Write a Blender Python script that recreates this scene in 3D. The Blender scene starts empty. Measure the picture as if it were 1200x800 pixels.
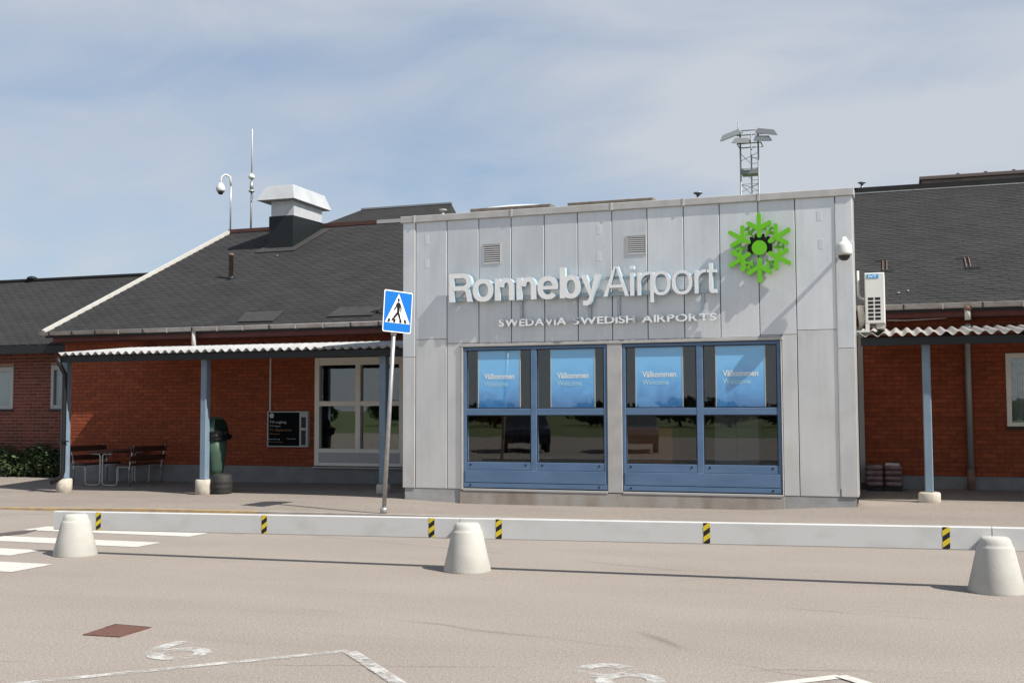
import bpy, math, random
from mathutils import Vector, Matrix

random.seed(11)
SC = bpy.context.scene
COL = SC.collection
# ------------------------------------------------------------------ camera, sky, sun, exposure
F_PX, PITCH, YAW, ROLL, CAM_H = 1304.1, 0.060158, -0.331001, -0.003628, 1.6
_cy, _sy = math.cos(YAW), math.sin(YAW)
_r = Vector((_cy, -_sy, 0)); _fw = Vector((_sy, _cy, 0)); _up = Vector((0, 0, 1))
CW = _fw * math.cos(PITCH) + _up * math.sin(PITCH)
_u2 = -_fw * math.sin(PITCH) + _up * math.cos(PITCH)
CR = _r * math.cos(ROLL) + _u2 * math.sin(ROLL)
CU = -_r * math.sin(ROLL) + _u2 * math.cos(ROLL)
CAM = Vector((0, 0, CAM_H))
cd = bpy.data.cameras.new('camera'); cam = bpy.data.objects.new('camera', cd); COL.objects.link(cam)
cd.sensor_width = 36; cd.lens = F_PX / 1200 * 36; cd.clip_end = 3000; cd.clip_start = 0.1
cam.matrix_world = Matrix(((CR.x, CU.x, -CW.x, 0), (CR.y, CU.y, -CW.y, 0), (CR.z, CU.z, -CW.z, CAM_H), (0, 0, 0, 1)))
SC.camera = cam
SUN = Vector((0.9, -0.26, 1.0)).normalized()
world = bpy.data.worlds.new('World'); SC.world = world; world.use_nodes = True
wn, wl = world.node_tree.nodes, world.node_tree.links
wn.clear()
out = wn.new('ShaderNodeOutputWorld'); bg = wn.new('ShaderNodeBackground'); bg.inputs['Strength'].default_value = 0.090
sky = wn.new('ShaderNodeTexSky'); sky.sky_type = 'NISHITA'; sky.sun_disc = False
sky.sun_elevation = math.asin(SUN.z); sky.sun_rotation = math.atan2(SUN.x, SUN.y)
sky.air_density = 1.0; sky.dust_density = 0.5; sky.ozone_density = 1.4; sky.altitude = 50
CLOUD = (-5.24, 2.26, 60)
tc = wn.new('ShaderNodeTexCoord'); mp = wn.new('ShaderNodeMapping')
# thin high cloud: noise on a flat layer overhead (direction divided by its height), plus a faint even haze
sp = wn.new('ShaderNodeSeparateXYZ'); hz = wn.new('ShaderNodeMath'); hz.operation = 'ADD'; hz.inputs[1].default_value = 0.22
ab = wn.new('ShaderNodeMath'); ab.operation = 'ABSOLUTE'; dv = wn.new('ShaderNodeVectorMath'); dv.operation = 'DIVIDE'; cb3 = wn.new('ShaderNodeCombineXYZ')
wl.new(tc.outputs['Generated'], sp.inputs[0]); wl.new(sp.outputs['Z'], ab.inputs[0]); wl.new(ab.outputs[0], hz.inputs[0])
for k in range(3): wl.new(hz.outputs[0], cb3.inputs[k])
wl.new(tc.outputs['Generated'], dv.inputs[0]); wl.new(cb3.outputs[0], dv.inputs[1])
mp.inputs['Rotation'].default_value = (0, 0, math.radians(CLOUD[2])); mp.inputs['Scale'].default_value = (0.62, 0.95, 0.3); mp.inputs['Location'].default_value = (CLOUD[0], CLOUD[1], 0)
n1 = wn.new('ShaderNodeTexNoise'); n1.inputs['Scale'].default_value = 1.25; n1.inputs['Detail'].default_value = 3; n1.inputs['Roughness'].default_value = 0.5; n1.inputs['Distortion'].default_value = 0.4
n3 = wn.new('ShaderNodeTexNoise'); n3.inputs['Scale'].default_value = 3.6; n3.inputs['Detail'].default_value = 10; n3.inputs['Roughness'].default_value = 0.62; n3.inputs['Distortion'].default_value = 0.9
wl.new(dv.outputs[0], mp.inputs['Vector']); wl.new(mp.outputs['Vector'], n1.inputs['Vector']); wl.new(mp.outputs['Vector'], n3.inputs['Vector'])
ad = wn.new('ShaderNodeMath'); ad.operation = 'MULTIPLY_ADD'; ad.inputs[1].default_value = 0.26; wl.new(n3.outputs['Fac'], ad.inputs[0]); wl.new(n1.outputs['Fac'], ad.inputs[2])
cr = wn.new('ShaderNodeValToRGB'); cr.color_ramp.elements[0].position = 0.43; cr.color_ramp.elements[1].position = 0.74
cr.color_ramp.elements[0].color = (0, 0, 0, 1); cr.color_ramp.elements[1].color = (0.92, 0.92, 0.92, 1)
h0 = wn.new('ShaderNodeMixRGB'); h0.inputs['Fac'].default_value = 0.62; h0.inputs['Color2'].default_value = (1.75, 2.35, 3.25, 1)
mx = wn.new('ShaderNodeMixRGB'); mx.inputs['Color2'].default_value = (3.70, 3.92, 4.28, 1)
wl.new(sky.outputs['Color'], h0.inputs['Color1']); wl.new(ad.outputs[0], cr.inputs['Fac'])
wl.new(cr.outputs['Color'], mx.inputs['Fac']); wl.new(h0.outputs['Color'], mx.inputs['Color1']); wl.new(mx.outputs['Color'], bg.inputs['Color']); wl.new(bg.outputs[0], out.inputs['Surface'])
sd = bpy.data.lights.new('sun', 'SUN'); sd.energy = 4.2; sd.angle = math.radians(0.5); sd.color = (1.0, 0.955, 0.88)
sun = bpy.data.objects.new('sun', sd); COL.objects.link(sun); sun.location = (30, -15, 40)
sun.rotation_euler = SUN.to_track_quat('Z', 'Y').to_euler()
SC.view_settings.view_transform = 'Standard'; SC.view_settings.look = 'None'; SC.view_settings.gamma = 1
SC.view_settings.exposure = 0.85
try: SC.view_settings.use_curve_mapping = False
except Exception: pass

# ------------------------------------------------------------------ pixels (1200x800 photo) to places on a known plane
def ray(x, y): return CR * ((x - 600) / F_PX) - CU * ((y - 400) / F_PX) + CW
def PY(x, y, Y): d = ray(x, y); return CAM + d * (Y / d.y)
def PZ(x, y, Z=0.0): d = ray(x, y); return CAM + d * ((Z - CAM_H) / d.z)
def PX(x, y, X): d = ray(x, y); return CAM + d * (X / d.x)
def proj(p):
    d = Vector(p) - CAM; k = d.dot(CW)
    return 600 + F_PX * d.dot(CR) / k, 400 - F_PX * d.dot(CU) / k
RK, RY, RZ = 0.456, 20.0, 3.34                                   # main roof: slope, eave
def PR(x, y, Ye=RY, ze=RZ, k=RK):
    d = ray(x, y); t = (ze - CAM_H - k * Ye) / (d.z - k * d.y); return CAM + d * t

# ------------------------------------------------------------------ materials
MATS = {}
def mat(name, c, rough=0.7, metal=0.0, c2=None, scale=4.0, detail=6, bump=0.0, bscale=60.0, rnd=0.0, stretch=None, spec=0.4, ramp=(0.35, 0.65), island=True):
    if name in MATS: return MATS[name]
    m = bpy.data.materials.new(name); m.use_nodes = True; N, L = m.node_tree.nodes, m.node_tree.links
    b = N['Principled BSDF']; b.inputs['Roughness'].default_value = rough; b.inputs['Metallic'].default_value = metal
    b.inputs['Specular IOR Level'].default_value = spec
    b.inputs['Base Color'].default_value = (*c, 1)
    sock = None
    geo = N.new('ShaderNodeNewGeometry')
    vec = geo.outputs['Position']
    if stretch:
        mpn = N.new('ShaderNodeMapping'); mpn.inputs['Scale'].default_value = stretch; L.new(vec, mpn.inputs['Vector']); vec = mpn.outputs['Vector']
    if c2:
        n = N.new('ShaderNodeTexNoise'); n.inputs['Scale'].default_value = scale; n.inputs['Detail'].default_value = detail; L.new(vec, n.inputs['Vector'])
        r = N.new('ShaderNodeValToRGB'); r.color_ramp.elements[0].position, r.color_ramp.elements[1].position = ramp
        r.color_ramp.elements[0].color = (*c, 1); r.color_ramp.elements[1].color = (*c2, 1)
        L.new(n.outputs['Fac'], r.inputs['Fac']); sock = r.outputs['Color']
    if rnd:
        oi = N.new('ShaderNodeObjectInfo')
        a = N.new('ShaderNodeMath'); a.operation = 'ADD'; L.new(oi.outputs['Random'], a.inputs[0])
        if island: L.new(geo.outputs['Random Per Island'], a.inputs[1])
        else: a.inputs[1].default_value = 0
        fr = N.new('ShaderNodeMath'); fr.operation = 'FRACT'; L.new(a.outputs[0], fr.inputs[0])
        mr = N.new('ShaderNodeMapRange'); mr.inputs['To Min'].default_value = 1 - rnd; mr.inputs['To Max'].default_value = 1 + rnd; L.new(fr.outputs[0], mr.inputs['Value'])
        hv = N.new('ShaderNodeHueSaturation'); L.new(mr.outputs[0], hv.inputs['Value'])
        if sock: L.new(sock, hv.inputs['Color'])
        else: hv.inputs['Color'].default_value = (*c, 1)
        sock = hv.outputs['Color']
    if sock: L.new(sock, b.inputs['Base Color'])
    if bump:
        n2 = N.new('ShaderNodeTexNoise'); n2.inputs['Scale'].default_value = bscale; n2.inputs['Detail'].default_value = 5; L.new(geo.outputs['Position'], n2.inputs['Vector'])
        bp = N.new('ShaderNodeBump'); bp.inputs['Strength'].default_value = bump; bp.inputs['Distance'].default_value = 0.02
        L.new(n2.outputs['Fac'], bp.inputs['Height']); L.new(bp.outputs['Normal'], b.inputs['Normal'])
    MATS[name] = m; return m

def asphalt(name, base, light, dark, streak=True):
    m = bpy.data.materials.new(name); m.use_nodes = True; N, L = m.node_tree.nodes, m.node_tree.links
    b = N['Principled BSDF']; b.inputs['Roughness'].default_value = 0.9; b.inputs['Specular IOR Level'].default_value = 0.25
    geo = N.new('ShaderNodeNewGeometry'); P = geo.outputs['Position']
    def noise(s, d=5, st=None, dist=0.0):
        v = P
        if st:
            q = N.new('ShaderNodeMapping'); q.inputs['Scale'].default_value = st; L.new(P, q.inputs['Vector']); v = q.outputs['Vector']
        n = N.new('ShaderNodeTexNoise'); n.inputs['Scale'].default_value = s; n.inputs['Detail'].default_value = d; n.inputs['Distortion'].default_value = dist; L.new(v, n.inputs['Vector']); return n.outputs['Fac']
    def ramp(f, p0, p1, a, c):
        r = N.new('ShaderNodeValToRGB'); r.color_ramp.elements[0].position = p0; r.color_ramp.elements[1].position = p1
        r.color_ramp.elements[0].color = (*a, 1); r.color_ramp.elements[1].color = (*c, 1); L.new(f, r.inputs['Fac']); return r.outputs['Color']
    def mul(a, c, f=1.0):
        x = N.new('ShaderNodeMixRGB'); x.blend_type = 'MULTIPLY'; x.inputs['Fac'].default_value = f; L.new(a, x.inputs['Color1']); L.new(c, x.inputs['Color2']); return x.outputs['Color']
    col = ramp(noise(0.7, 6, (0.6, 1.5, 1)), 0.3, 0.7, base, light)
    col = mul(col, ramp(noise(170, 3), 0.30, 0.68, (0.46, 0.46, 0.47), (1.34, 1.33, 1.31)))
    col = mul(col, ramp(noise(45, 4), 0.35, 0.65, (0.84, 0.84, 0.84), (1.10, 1.10, 1.10)))
    col = mul(col, ramp(noise(3.2, 8, (0.25, 2.2, 1), 0.6), 0.30, 0.45, (0.965, 0.963, 0.965), (1.0, 1.0, 1.0)))
    col = mul(col, ramp(noise(85, 2), 0.32, 0.66, (0.84, 0.835, 0.83), (1.13, 1.13, 1.13)))
    col = mul(col, ramp(noise(60, 2), 0.27, 0.33, dark, (1, 1, 1)), 0.8)
    col = mul(col, ramp(noise(95, 1), 0.70, 0.76, (1, 1, 1), (1.3, 1.28, 1.25)), 0.8)
    v = N.new('ShaderNodeTexVoronoi'); v.feature = 'DISTANCE_TO_EDGE'; v.inputs['Scale'].default_value = 0.32
    q = N.new('ShaderNodeMapping'); q.inputs['Scale'].default_value = (0.45, 1.5, 1); w = N.new('ShaderNodeMixRGB'); w.inputs['Fac'].default_value = 0.10
    nn = N.new('ShaderNodeTexNoise'); nn.inputs['Scale'].default_value = 1.6; nn.inputs['Detail'].default_value = 6; L.new(P, nn.inputs['Vector'])
    L.new(P, q.inputs['Vector']); L.new(q.outputs[0], w.inputs['Color1']); L.new(nn.outputs['Color'], w.inputs['Color2']); L.new(w.outputs[0], v.inputs['Vector'])
    gate = ramp(noise(0.5, 2), 0.50, 0.58, (0, 0, 0), (1, 1, 1))
    crk = ramp(v.outputs['Distance'], 0.0, 0.006, (0.70, 0.68, 0.66), (1, 1, 1))
    x = N.new('ShaderNodeMixRGB'); x.blend_type = 'MULTIPLY'; L.new(gate, x.inputs['Fac']); L.new(col, x.inputs['Color1']); L.new(crk, x.inputs['Color2']); col = x.outputs['Color']
    L.new(col, b.inputs['Base Color'])
    bp = N.new('ShaderNodeBump'); bp.inputs['Strength'].default_value = 0.5; bp.inputs['Distance'].default_value = 0.006; L.new(noise(150, 3), bp.inputs['Height']); L.new(bp.outputs[0], b.inputs['Normal'])
    MATS[name] = m; return m

def glass(name, refl=0.1, tint=(0.75, 0.8, 0.8)):
    m = bpy.data.materials.new(name); m.use_nodes = True; N, L = m.node_tree.nodes, m.node_tree.links
    N.remove(N['Principled BSDF']); o = N['Material Output']
    t = N.new('ShaderNodeBsdfTransparent'); t.inputs[0].default_value = (*tint, 1)
    g = N.new('ShaderNodeBsdfGlossy'); g.inputs['Roughness'].default_value = 0.012; g.inputs[0].default_value = (0.95, 0.97, 0.97, 1)
    geo = N.new('ShaderNodeNewGeometry'); n = N.new('ShaderNodeTexNoise'); n.inputs['Scale'].default_value = 1.1; L.new(geo.outputs['Position'], n.inputs['Vector'])
    bp = N.new('ShaderNodeBump'); bp.inputs['Strength'].default_value = 0.05; bp.inputs['Distance'].default_value = 0.02; L.new(n.outputs['Fac'], bp.inputs['Height']); L.new(bp.outputs[0], g.inputs['Normal'])
    x = N.new('ShaderNodeMixShader'); x.inputs[0].default_value = refl
    L.new(t.outputs[0], x.inputs[1]); L.new(g.outputs[0], x.inputs[2]); L.new(x.outputs[0], o.inputs['Surface'])
    MATS[name] = m; return m

def worn_paint(name, c, cover=0.5, scale=22.0, soft=0.10):
    m = bpy.data.materials.new(name); m.use_nodes = True; N, L = m.node_tree.nodes, m.node_tree.links
    b = N['Principled BSDF']; b.inputs['Roughness'].default_value = 0.8; b.inputs['Base Color'].default_value = (*c, 1); b.inputs['Specular IOR Level'].default_value = 0.25
    geo = N.new('ShaderNodeNewGeometry')
    n = N.new('ShaderNodeTexNoise'); n.inputs['Scale'].default_value = scale; n.inputs['Detail'].default_value = 8; n.inputs['Roughness'].default_value = 0.7; L.new(geo.outputs['Position'], n.inputs['Vector'])
    n2 = N.new('ShaderNodeTexNoise'); n2.inputs['Scale'].default_value = scale * 0.18; n2.inputs['Detail'].default_value = 4; L.new(geo.outputs['Position'], n2.inputs['Vector'])
    a = N.new('ShaderNodeMath'); a.operation = 'ADD'; L.new(n.outputs['Fac'], a.inputs[0]); L.new(n2.outputs['Fac'], a.inputs[1])
    mr = N.new('ShaderNodeMapRange'); mr.inputs['From Min'].default_value = 2 * (0.80 - 0.6 * cover) - soft; mr.inputs['From Max'].default_value = 2 * (0.80 - 0.6 * cover) + soft; L.new(a.outputs[0], mr.inputs['Value'])
    t = N.new('ShaderNodeBsdfTransparent'); x = N.new('ShaderNodeMixShader'); L.new(mr.outputs[0], x.inputs[0]); L.new(t.outputs[0], x.inputs[1]); L.new(b.outputs[0], x.inputs[2])
    L.new(x.outputs[0], N['Material Output'].inputs['Surface']); MATS[name] = m; return m

A_ROAD = asphalt('road_asphalt', (0.272, 0.237, 0.208), (0.304, 0.267, 0.236), (0.55, 0.53, 0.5))
A_PAVE = asphalt('pavement_asphalt', (0.236, 0.203, 0.176), (0.270, 0.235, 0.206), (0.6, 0.58, 0.55))
M_GRASS = mat('grass', (0.07, 0.10, 0.03), 0.95, c2=(0.13, 0.15, 0.06), scale=0.6)
M_PAINT = mat('road_paint', (0.50, 0.485, 0.445), 0.8, c2=(0.36, 0.335, 0.30), scale=12, detail=12, ramp=(0.50, 0.80))
M_OLDP = worn_paint('worn_paint', (0.46, 0.45, 0.43), 0.505, 26.0, 0.18)
M_YEL = mat('yellow_kerb_paint', (0.40, 0.27, 0.12), 0.8, c2=(0.26, 0.20, 0.14), scale=7, detail=8)
M_KERB = mat('kerb_stone', (0.24, 0.21, 0.19), 0.85, c2=(0.3, 0.27, 0.24), scale=5, bump=0.2)
M_PATCH = mat('dark_patch', (0.06, 0.052, 0.048), 0.9, c2=(0.09, 0.075, 0.068), scale=12)
M_RUSTCOVER = mat('rusty_cover', (0.095, 0.042, 0.030), 0.85, c2=(0.14, 0.068, 0.05), scale=40, bump=0.3, bscale=120)
M_BRICK = mat('brick', (0.265, 0.060, 0.020), 0.85, c2=(0.195, 0.042, 0.016), scale=14, bump=0.25, bscale=90, rnd=0.17)
M_MORT = mat('mortar_dark', (0.175, 0.050, 0.024), 0.95, c2=(0.13, 0.04, 0.021), scale=20)
M_BRICK2 = mat('brick_brown', (0.155, 0.042, 0.027), 0.85, c2=(0.105, 0.029, 0.021), scale=14, bump=0.25, bscale=90, rnd=0.28)
M_MORT2 = mat('mortar_pale', (0.28, 0.18, 0.14), 0.95, c2=(0.22, 0.14, 0.105), scale=20)
M_PLINTH = mat('plinth_render', (0.17, 0.17, 0.17), 0.9, c2=(0.22, 0.218, 0.215), scale=3, bump=0.15)
M_PLINTHB = mat('plinth_grey', (0.34, 0.345, 0.35), 0.9, c2=(0.27, 0.265, 0.26), scale=4, bump=0.2)
M_SHING = mat('roof_shingle', (0.018, 0.018, 0.0185), 0.95, c2=(0.026, 0.0255, 0.026), scale=1.5, bump=0.35, bscale=160, rnd=0.07)
M_FELT = mat('roof_felt', (0.016, 0.016, 0.0165), 0.95, c2=(0.023, 0.0225, 0.023), scale=2.5, bump=0.2)
M_FELT2 = mat('patch_felt', (0.036, 0.036, 0.036), 0.9, c2=(0.026, 0.026, 0.026), scale=6)
M_WHITE = mat('white_paint', (0.50, 0.485, 0.455), 0.5, c2=(0.44, 0.42, 0.385), scale=6)
M_GUT = mat('gutter_steel', (0.38, 0.36, 0.34), 0.5, c2=(0.26, 0.2, 0.17), scale=5, metal=0.2, ramp=(0.45, 0.8))
M_FASC = mat('red_fascia', (0.10, 0.026, 0.020), 0.7, c2=(0.07, 0.02, 0.016), scale=6)
M_RUST = mat('rust', (0.15, 0.085, 0.066), 0.8, c2=(0.20, 0.12, 0.09), scale=18)
def cladding(name, a_, b_, dirt):
    m = bpy.data.materials.new(name); m.use_nodes = True; N, L = m.node_tree.nodes, m.node_tree.links
    b = N['Principled BSDF']; b.inputs['Metallic'].default_value = 0.80
    geo = N.new('ShaderNodeNewGeometry'); oi = N.new('ShaderNodeObjectInfo'); P = geo.outputs['Position']
    off = N.new('ShaderNodeVectorMath'); off.operation = 'ADD'; L.new(P, off.inputs[0]); k9 = N.new('ShaderNodeMath'); k9.operation = 'MULTIPLY'; k9.inputs[1].default_value = 37; L.new(oi.outputs['Random'], k9.inputs[0]); L.new(k9.outputs[0], off.inputs[1])
    def noise(s_, d, st, dist=0.0):
        q = N.new('ShaderNodeMapping'); q.inputs['Scale'].default_value = st; L.new(off.outputs[0], q.inputs['Vector'])
        n = N.new('ShaderNodeTexNoise'); n.inputs['Scale'].default_value = s_; n.inputs['Detail'].default_value = d; n.inputs['Distortion'].default_value = dist; L.new(q.outputs[0], n.inputs['Vector']); return n.outputs['Fac']
    def ramp(f, p0, p1, c0, c1):
        r = N.new('ShaderNodeValToRGB'); r.color_ramp.elements[0].position = p0; r.color_ramp.elements[1].position = p1; r.color_ramp.elements[0].color = (*c0, 1); r.color_ramp.elements[1].color = (*c1, 1); L.new(f, r.inputs['Fac']); return r.outputs['Color']
    def mul(x_, y_):
        q = N.new('ShaderNodeMixRGB'); q.blend_type = 'MULTIPLY'; q.inputs['Fac'].default_value = 1; L.new(x_, q.inputs['Color1']); L.new(y_, q.inputs['Color2']); return q.outputs['Color']
    c = ramp(noise(1.6, 7, (1, 1, .7), .5), .34, .66, a_, b_)
    c = mul(c, ramp(noise(2.2, 6, (7, 1, .30)), .36, .60, (.972, .97, .965), (1.01, 1.01, 1.01)))
    c = mul(c, ramp(noise(1.1, 8, (1.3, 1, .8), 1.2), .58, .74, (1, 1, 1), dirt))
    c = mul(c, ramp(noise(26, 4, (1, 1, 1)), .30, .42, (.95, .95, .95), (1, 1, 1)))
    mr = N.new('ShaderNodeMapRange'); mr.inputs['To Min'].default_value = .95; mr.inputs['To Max'].default_value = 1.05; L.new(oi.outputs['Random'], mr.inputs['Value'])
    hv = N.new('ShaderNodeHueSaturation'); L.new(mr.outputs[0], hv.inputs['Value']); L.new(c, hv.inputs['Color']); L.new(hv.outputs[0], b.inputs['Base Color'])
    rr = N.new('ShaderNodeMapRange'); rr.inputs['To Min'].default_value = .40; rr.inputs['To Max'].default_value = .62; L.new(noise(3, 5, (1, 1, .5)), rr.inputs['Value']); L.new(rr.outputs[0], b.inputs['Roughness'])
    bp = N.new('ShaderNodeBump'); bp.inputs['Strength'].default_value = .16; bp.inputs['Distance'].default_value = .03; L.new(noise(1.5, 2, (1, 1, .45)), bp.inputs['Height']); L.new(bp.outputs[0], b.inputs['Normal'])
    MATS[name] = m; return m
M_CLAD = cladding('cladding', (0.635, 0.65, 0.655), (0.725, 0.735, 0.735), (.96, .95, .935))
M_CLADW = cladding('cladding_worn', (0.61, 0.61, 0.60), (0.70, 0.695, 0.68), (.93, .905, .86))
M_JOINT = mat('joint_dark', (0.07, 0.06, 0.058), 0.8)
M_COP = mat('coping', (0.40, 0.39, 0.375), 0.5, 0.35, c2=(0.47, 0.455, 0.44), scale=5, detail=8)
M_CONC = mat('stained_concrete', (0.30, 0.28, 0.255), 0.9, c2=(0.20, 0.15, 0.115), scale=2.2, detail=9, bump=0.25, bscale=40, stretch=(1.2, 1, 0.5), ramp=(0.42, 0.72))
M_CONC2 = mat('foot_concrete', (0.47, 0.43, 0.37), 0.9, c2=(0.36, 0.32, 0.27), scale=9, detail=8, bump=0.3)
M_BLUE = mat('blue_frame', (0.078, 0.138, 0.235), 0.45, c2=(0.096, 0.162, 0.268), scale=3, detail=7, stretch=(0.6, 1, 2))
M_BLUEP = mat('blue_post', (0.165, 0.225, 0.285), 0.5, c2=(0.14, 0.195, 0.255), scale=4)
M_DARK = mat('dark_metal', (0.012, 0.013, 0.015), 0.6)
M_BLACK = mat('black_plastic', (0.010, 0.010, 0.011), 0.45)
M_CORR = mat('fibre_cement', (0.40, 0.40, 0.405), 0.85, c2=(0.29, 0.285, 0.28), scale=5, detail=8, stretch=(3, 0.7, 1))
M_CORR2 = mat('fibre_cement_weathered', (0.33, 0.31, 0.29), 0.85, c2=(0.22, 0.205, 0.195), scale=6, detail=8, stretch=(3, 0.7, 1))
M_CREAM = mat('cream_frame', (0.66, 0.635, 0.57), 0.55, c2=(0.70, 0.675, 0.61), scale=3)
M_GREYF = mat('grey_frame', (0.36, 0.36, 0.36), 0.55)
M_LITE = mat('letter_white', (0.70, 0.70, 0.70), 0.35, c2=(0.66, 0.66, 0.66), scale=8)
M_LSIDE = mat('letter_blue_edge', (0.34, 0.52, 0.64), 0.35)
M_SILV = mat('silver_letter', (0.68, 0.69, 0.70), 0.4, 0.0)
M_RAIL = mat('sign_rail', (0.45, 0.50, 0.53), 0.4, 0.4)
M_GREEN = mat('logo_green', (0.125, 0.44, 0.010), 0.4)
M_GALV = mat('galvanised', (0.42, 0.42, 0.41), 0.42, 0.6, c2=(0.34, 0.34, 0.33), scale=12)
M_STEEL = mat('grey_steel', (0.26, 0.27, 0.28), 0.5, 0.4)
M_BARW = mat('barrier_paint', (0.50, 0.50, 0.49), 0.55, c2=(0.42, 0.415, 0.40), scale=3.2, detail=12, ramp=(0.5, 0.8), stretch=(1, 1, 1.6), bump=0.06, bscale=5)
M_CONE = mat('cone_concrete', (0.43, 0.42, 0.385), 0.85, c2=(0.37, 0.36, 0.33), scale=5, detail=12, ramp=(0.40, 0.75), bump=0.12, bscale=60)
M_YTAPE = mat('tape_yellow', (0.58, 0.44, 0.02), 0.5)
M_SBLUE = mat('sign_blue', (0.008, 0.145, 0.50), 0.35)
M_SWHITE = mat('sign_white', (0.74, 0.74, 0.73), 0.4)
M_WOOD = mat('bench_wood', (0.075, 0.030, 0.020), 0.65, c2=(0.045, 0.020, 0.014), scale=6, stretch=(8, 0.6, 8))
M_BIN = mat('bin_green', (0.042, 0.078, 0.055), 0.45)
M_BAG = mat('bag_black', (0.008, 0.008, 0.009), 0.25, bump=0.8, bscale=18)
M_RUB = mat('rubber', (0.022, 0.021, 0.020), 0.7, bump=0.3, bscale=40)
M_AC = mat('ac_white', (0.58, 0.58, 0.56), 0.4)
M_IVT = mat('badge_blue', (0.05, 0.28, 0.58), 0.4)
M_DOME = mat('dome_smoked', (0.02, 0.018, 0.018), 0.12, spec=0.6)
M_BOARD = mat('board_black', (0.004, 0.006, 0.008), 0.95, spec=0.1)
M_TXT = mat('board_text', (0.42, 0.43, 0.44), 0.5)
M_ORG = mat('board_orange', (0.30, 0.15, 0.05), 0.5)
M_TTEXT = mat('poster_text', (0.85, 0.87, 0.88), 0.5)
M_CTEXT = mat('poster_text_cyan', (0.45, 0.75, 0.88), 0.5)
M_ROOMW = mat('room_wall', (0.10, 0.095, 0.09), 0.9)
M_ROOMF = mat('room_floor', (0.07, 0.065, 0.06), 0.4)
M_ORANGEW = mat('desk_wood', (0.34, 0.12, 0.04), 0.5)
M_LEAF = mat('leaf', (0.022, 0.042, 0.011), 0.6, c2=(0.042, 0.07, 0.018), scale=6, rnd=0.35)
M_BARK = mat('bark', (0.05, 0.035, 0.025), 0.9)
M_CHIMW = mat('chimney_sheet', (0.50, 0.515, 0.52), 0.45, 0.25, c2=(0.44, 0.45, 0.46), scale=3)
M_CHIMD = mat('chimney_dark', (0.006, 0.009, 0.010), 0.55)
M_WRAP = mat('wrapped_bag', (0.15, 0.085, 0.085), 0.35, c2=(0.22, 0.15, 0.15), scale=10, bump=0.6, bscale=22)
M_LAMP = mat('floodlight_glass', (0.55, 0.53, 0.42), 0.3)
M_RED = mat('tail_red', (0.4, 0.01, 0.01), 0.3)
G_WIN = glass('window_glass', 0.058, (0.93, 0.95, 0.95))
G_LEFT = glass('window_glass_side', 0.10, (0.88, 0.91, 0.91))

def poster_mat():
    m = bpy.data.materials.new('poster_print'); m.use_nodes = True; N, L = m.node_tree.nodes, m.node_tree.links
    b = N['Principled BSDF']; b.inputs['Roughness'].default_value = 0.5
    g = N.new('ShaderNodeNewGeometry'); s = N.new('ShaderNodeSeparateXYZ'); L.new(g.outputs['Position'], s.inputs[0])
    mr = N.new('ShaderNodeMapRange'); mr.inputs['From Min'].default_value = 1.6; mr.inputs['From Max'].default_value = 2.55; L.new(s.outputs['Z'], mr.inputs['Value'])
    n = N.new('ShaderNodeTexNoise'); n.inputs['Scale'].default_value = 2.6; n.inputs['Detail'].default_value = 3; n.inputs['Distortion'].default_value = 1.4; L.new(g.outputs['Position'], n.inputs['Vector'])
    a = N.new('ShaderNodeMath'); a.operation = 'MULTIPLY_ADD'; a.inputs[1].default_value = 0.55; L.new(n.outputs['Fac'], a.inputs[0]); L.new(mr.outputs[0], a.inputs[2])
    r = N.new('ShaderNodeValToRGB'); e = r.color_ramp.elements; e[0].position = 0.28; e[0].color = (0.05, 0.19, 0.46, 1); e[1].position = 1.1 if False else 1.0; e[1].color = (0.22, 0.56, 0.93, 1)
    k = e.new(0.62); k.color = (0.13, 0.42, 0.82, 1)
    L.new(a.outputs[0], r.inputs['Fac']); L.new(r.outputs[0], b.inputs['Base Color']); return m
M_POST = poster_mat()

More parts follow.
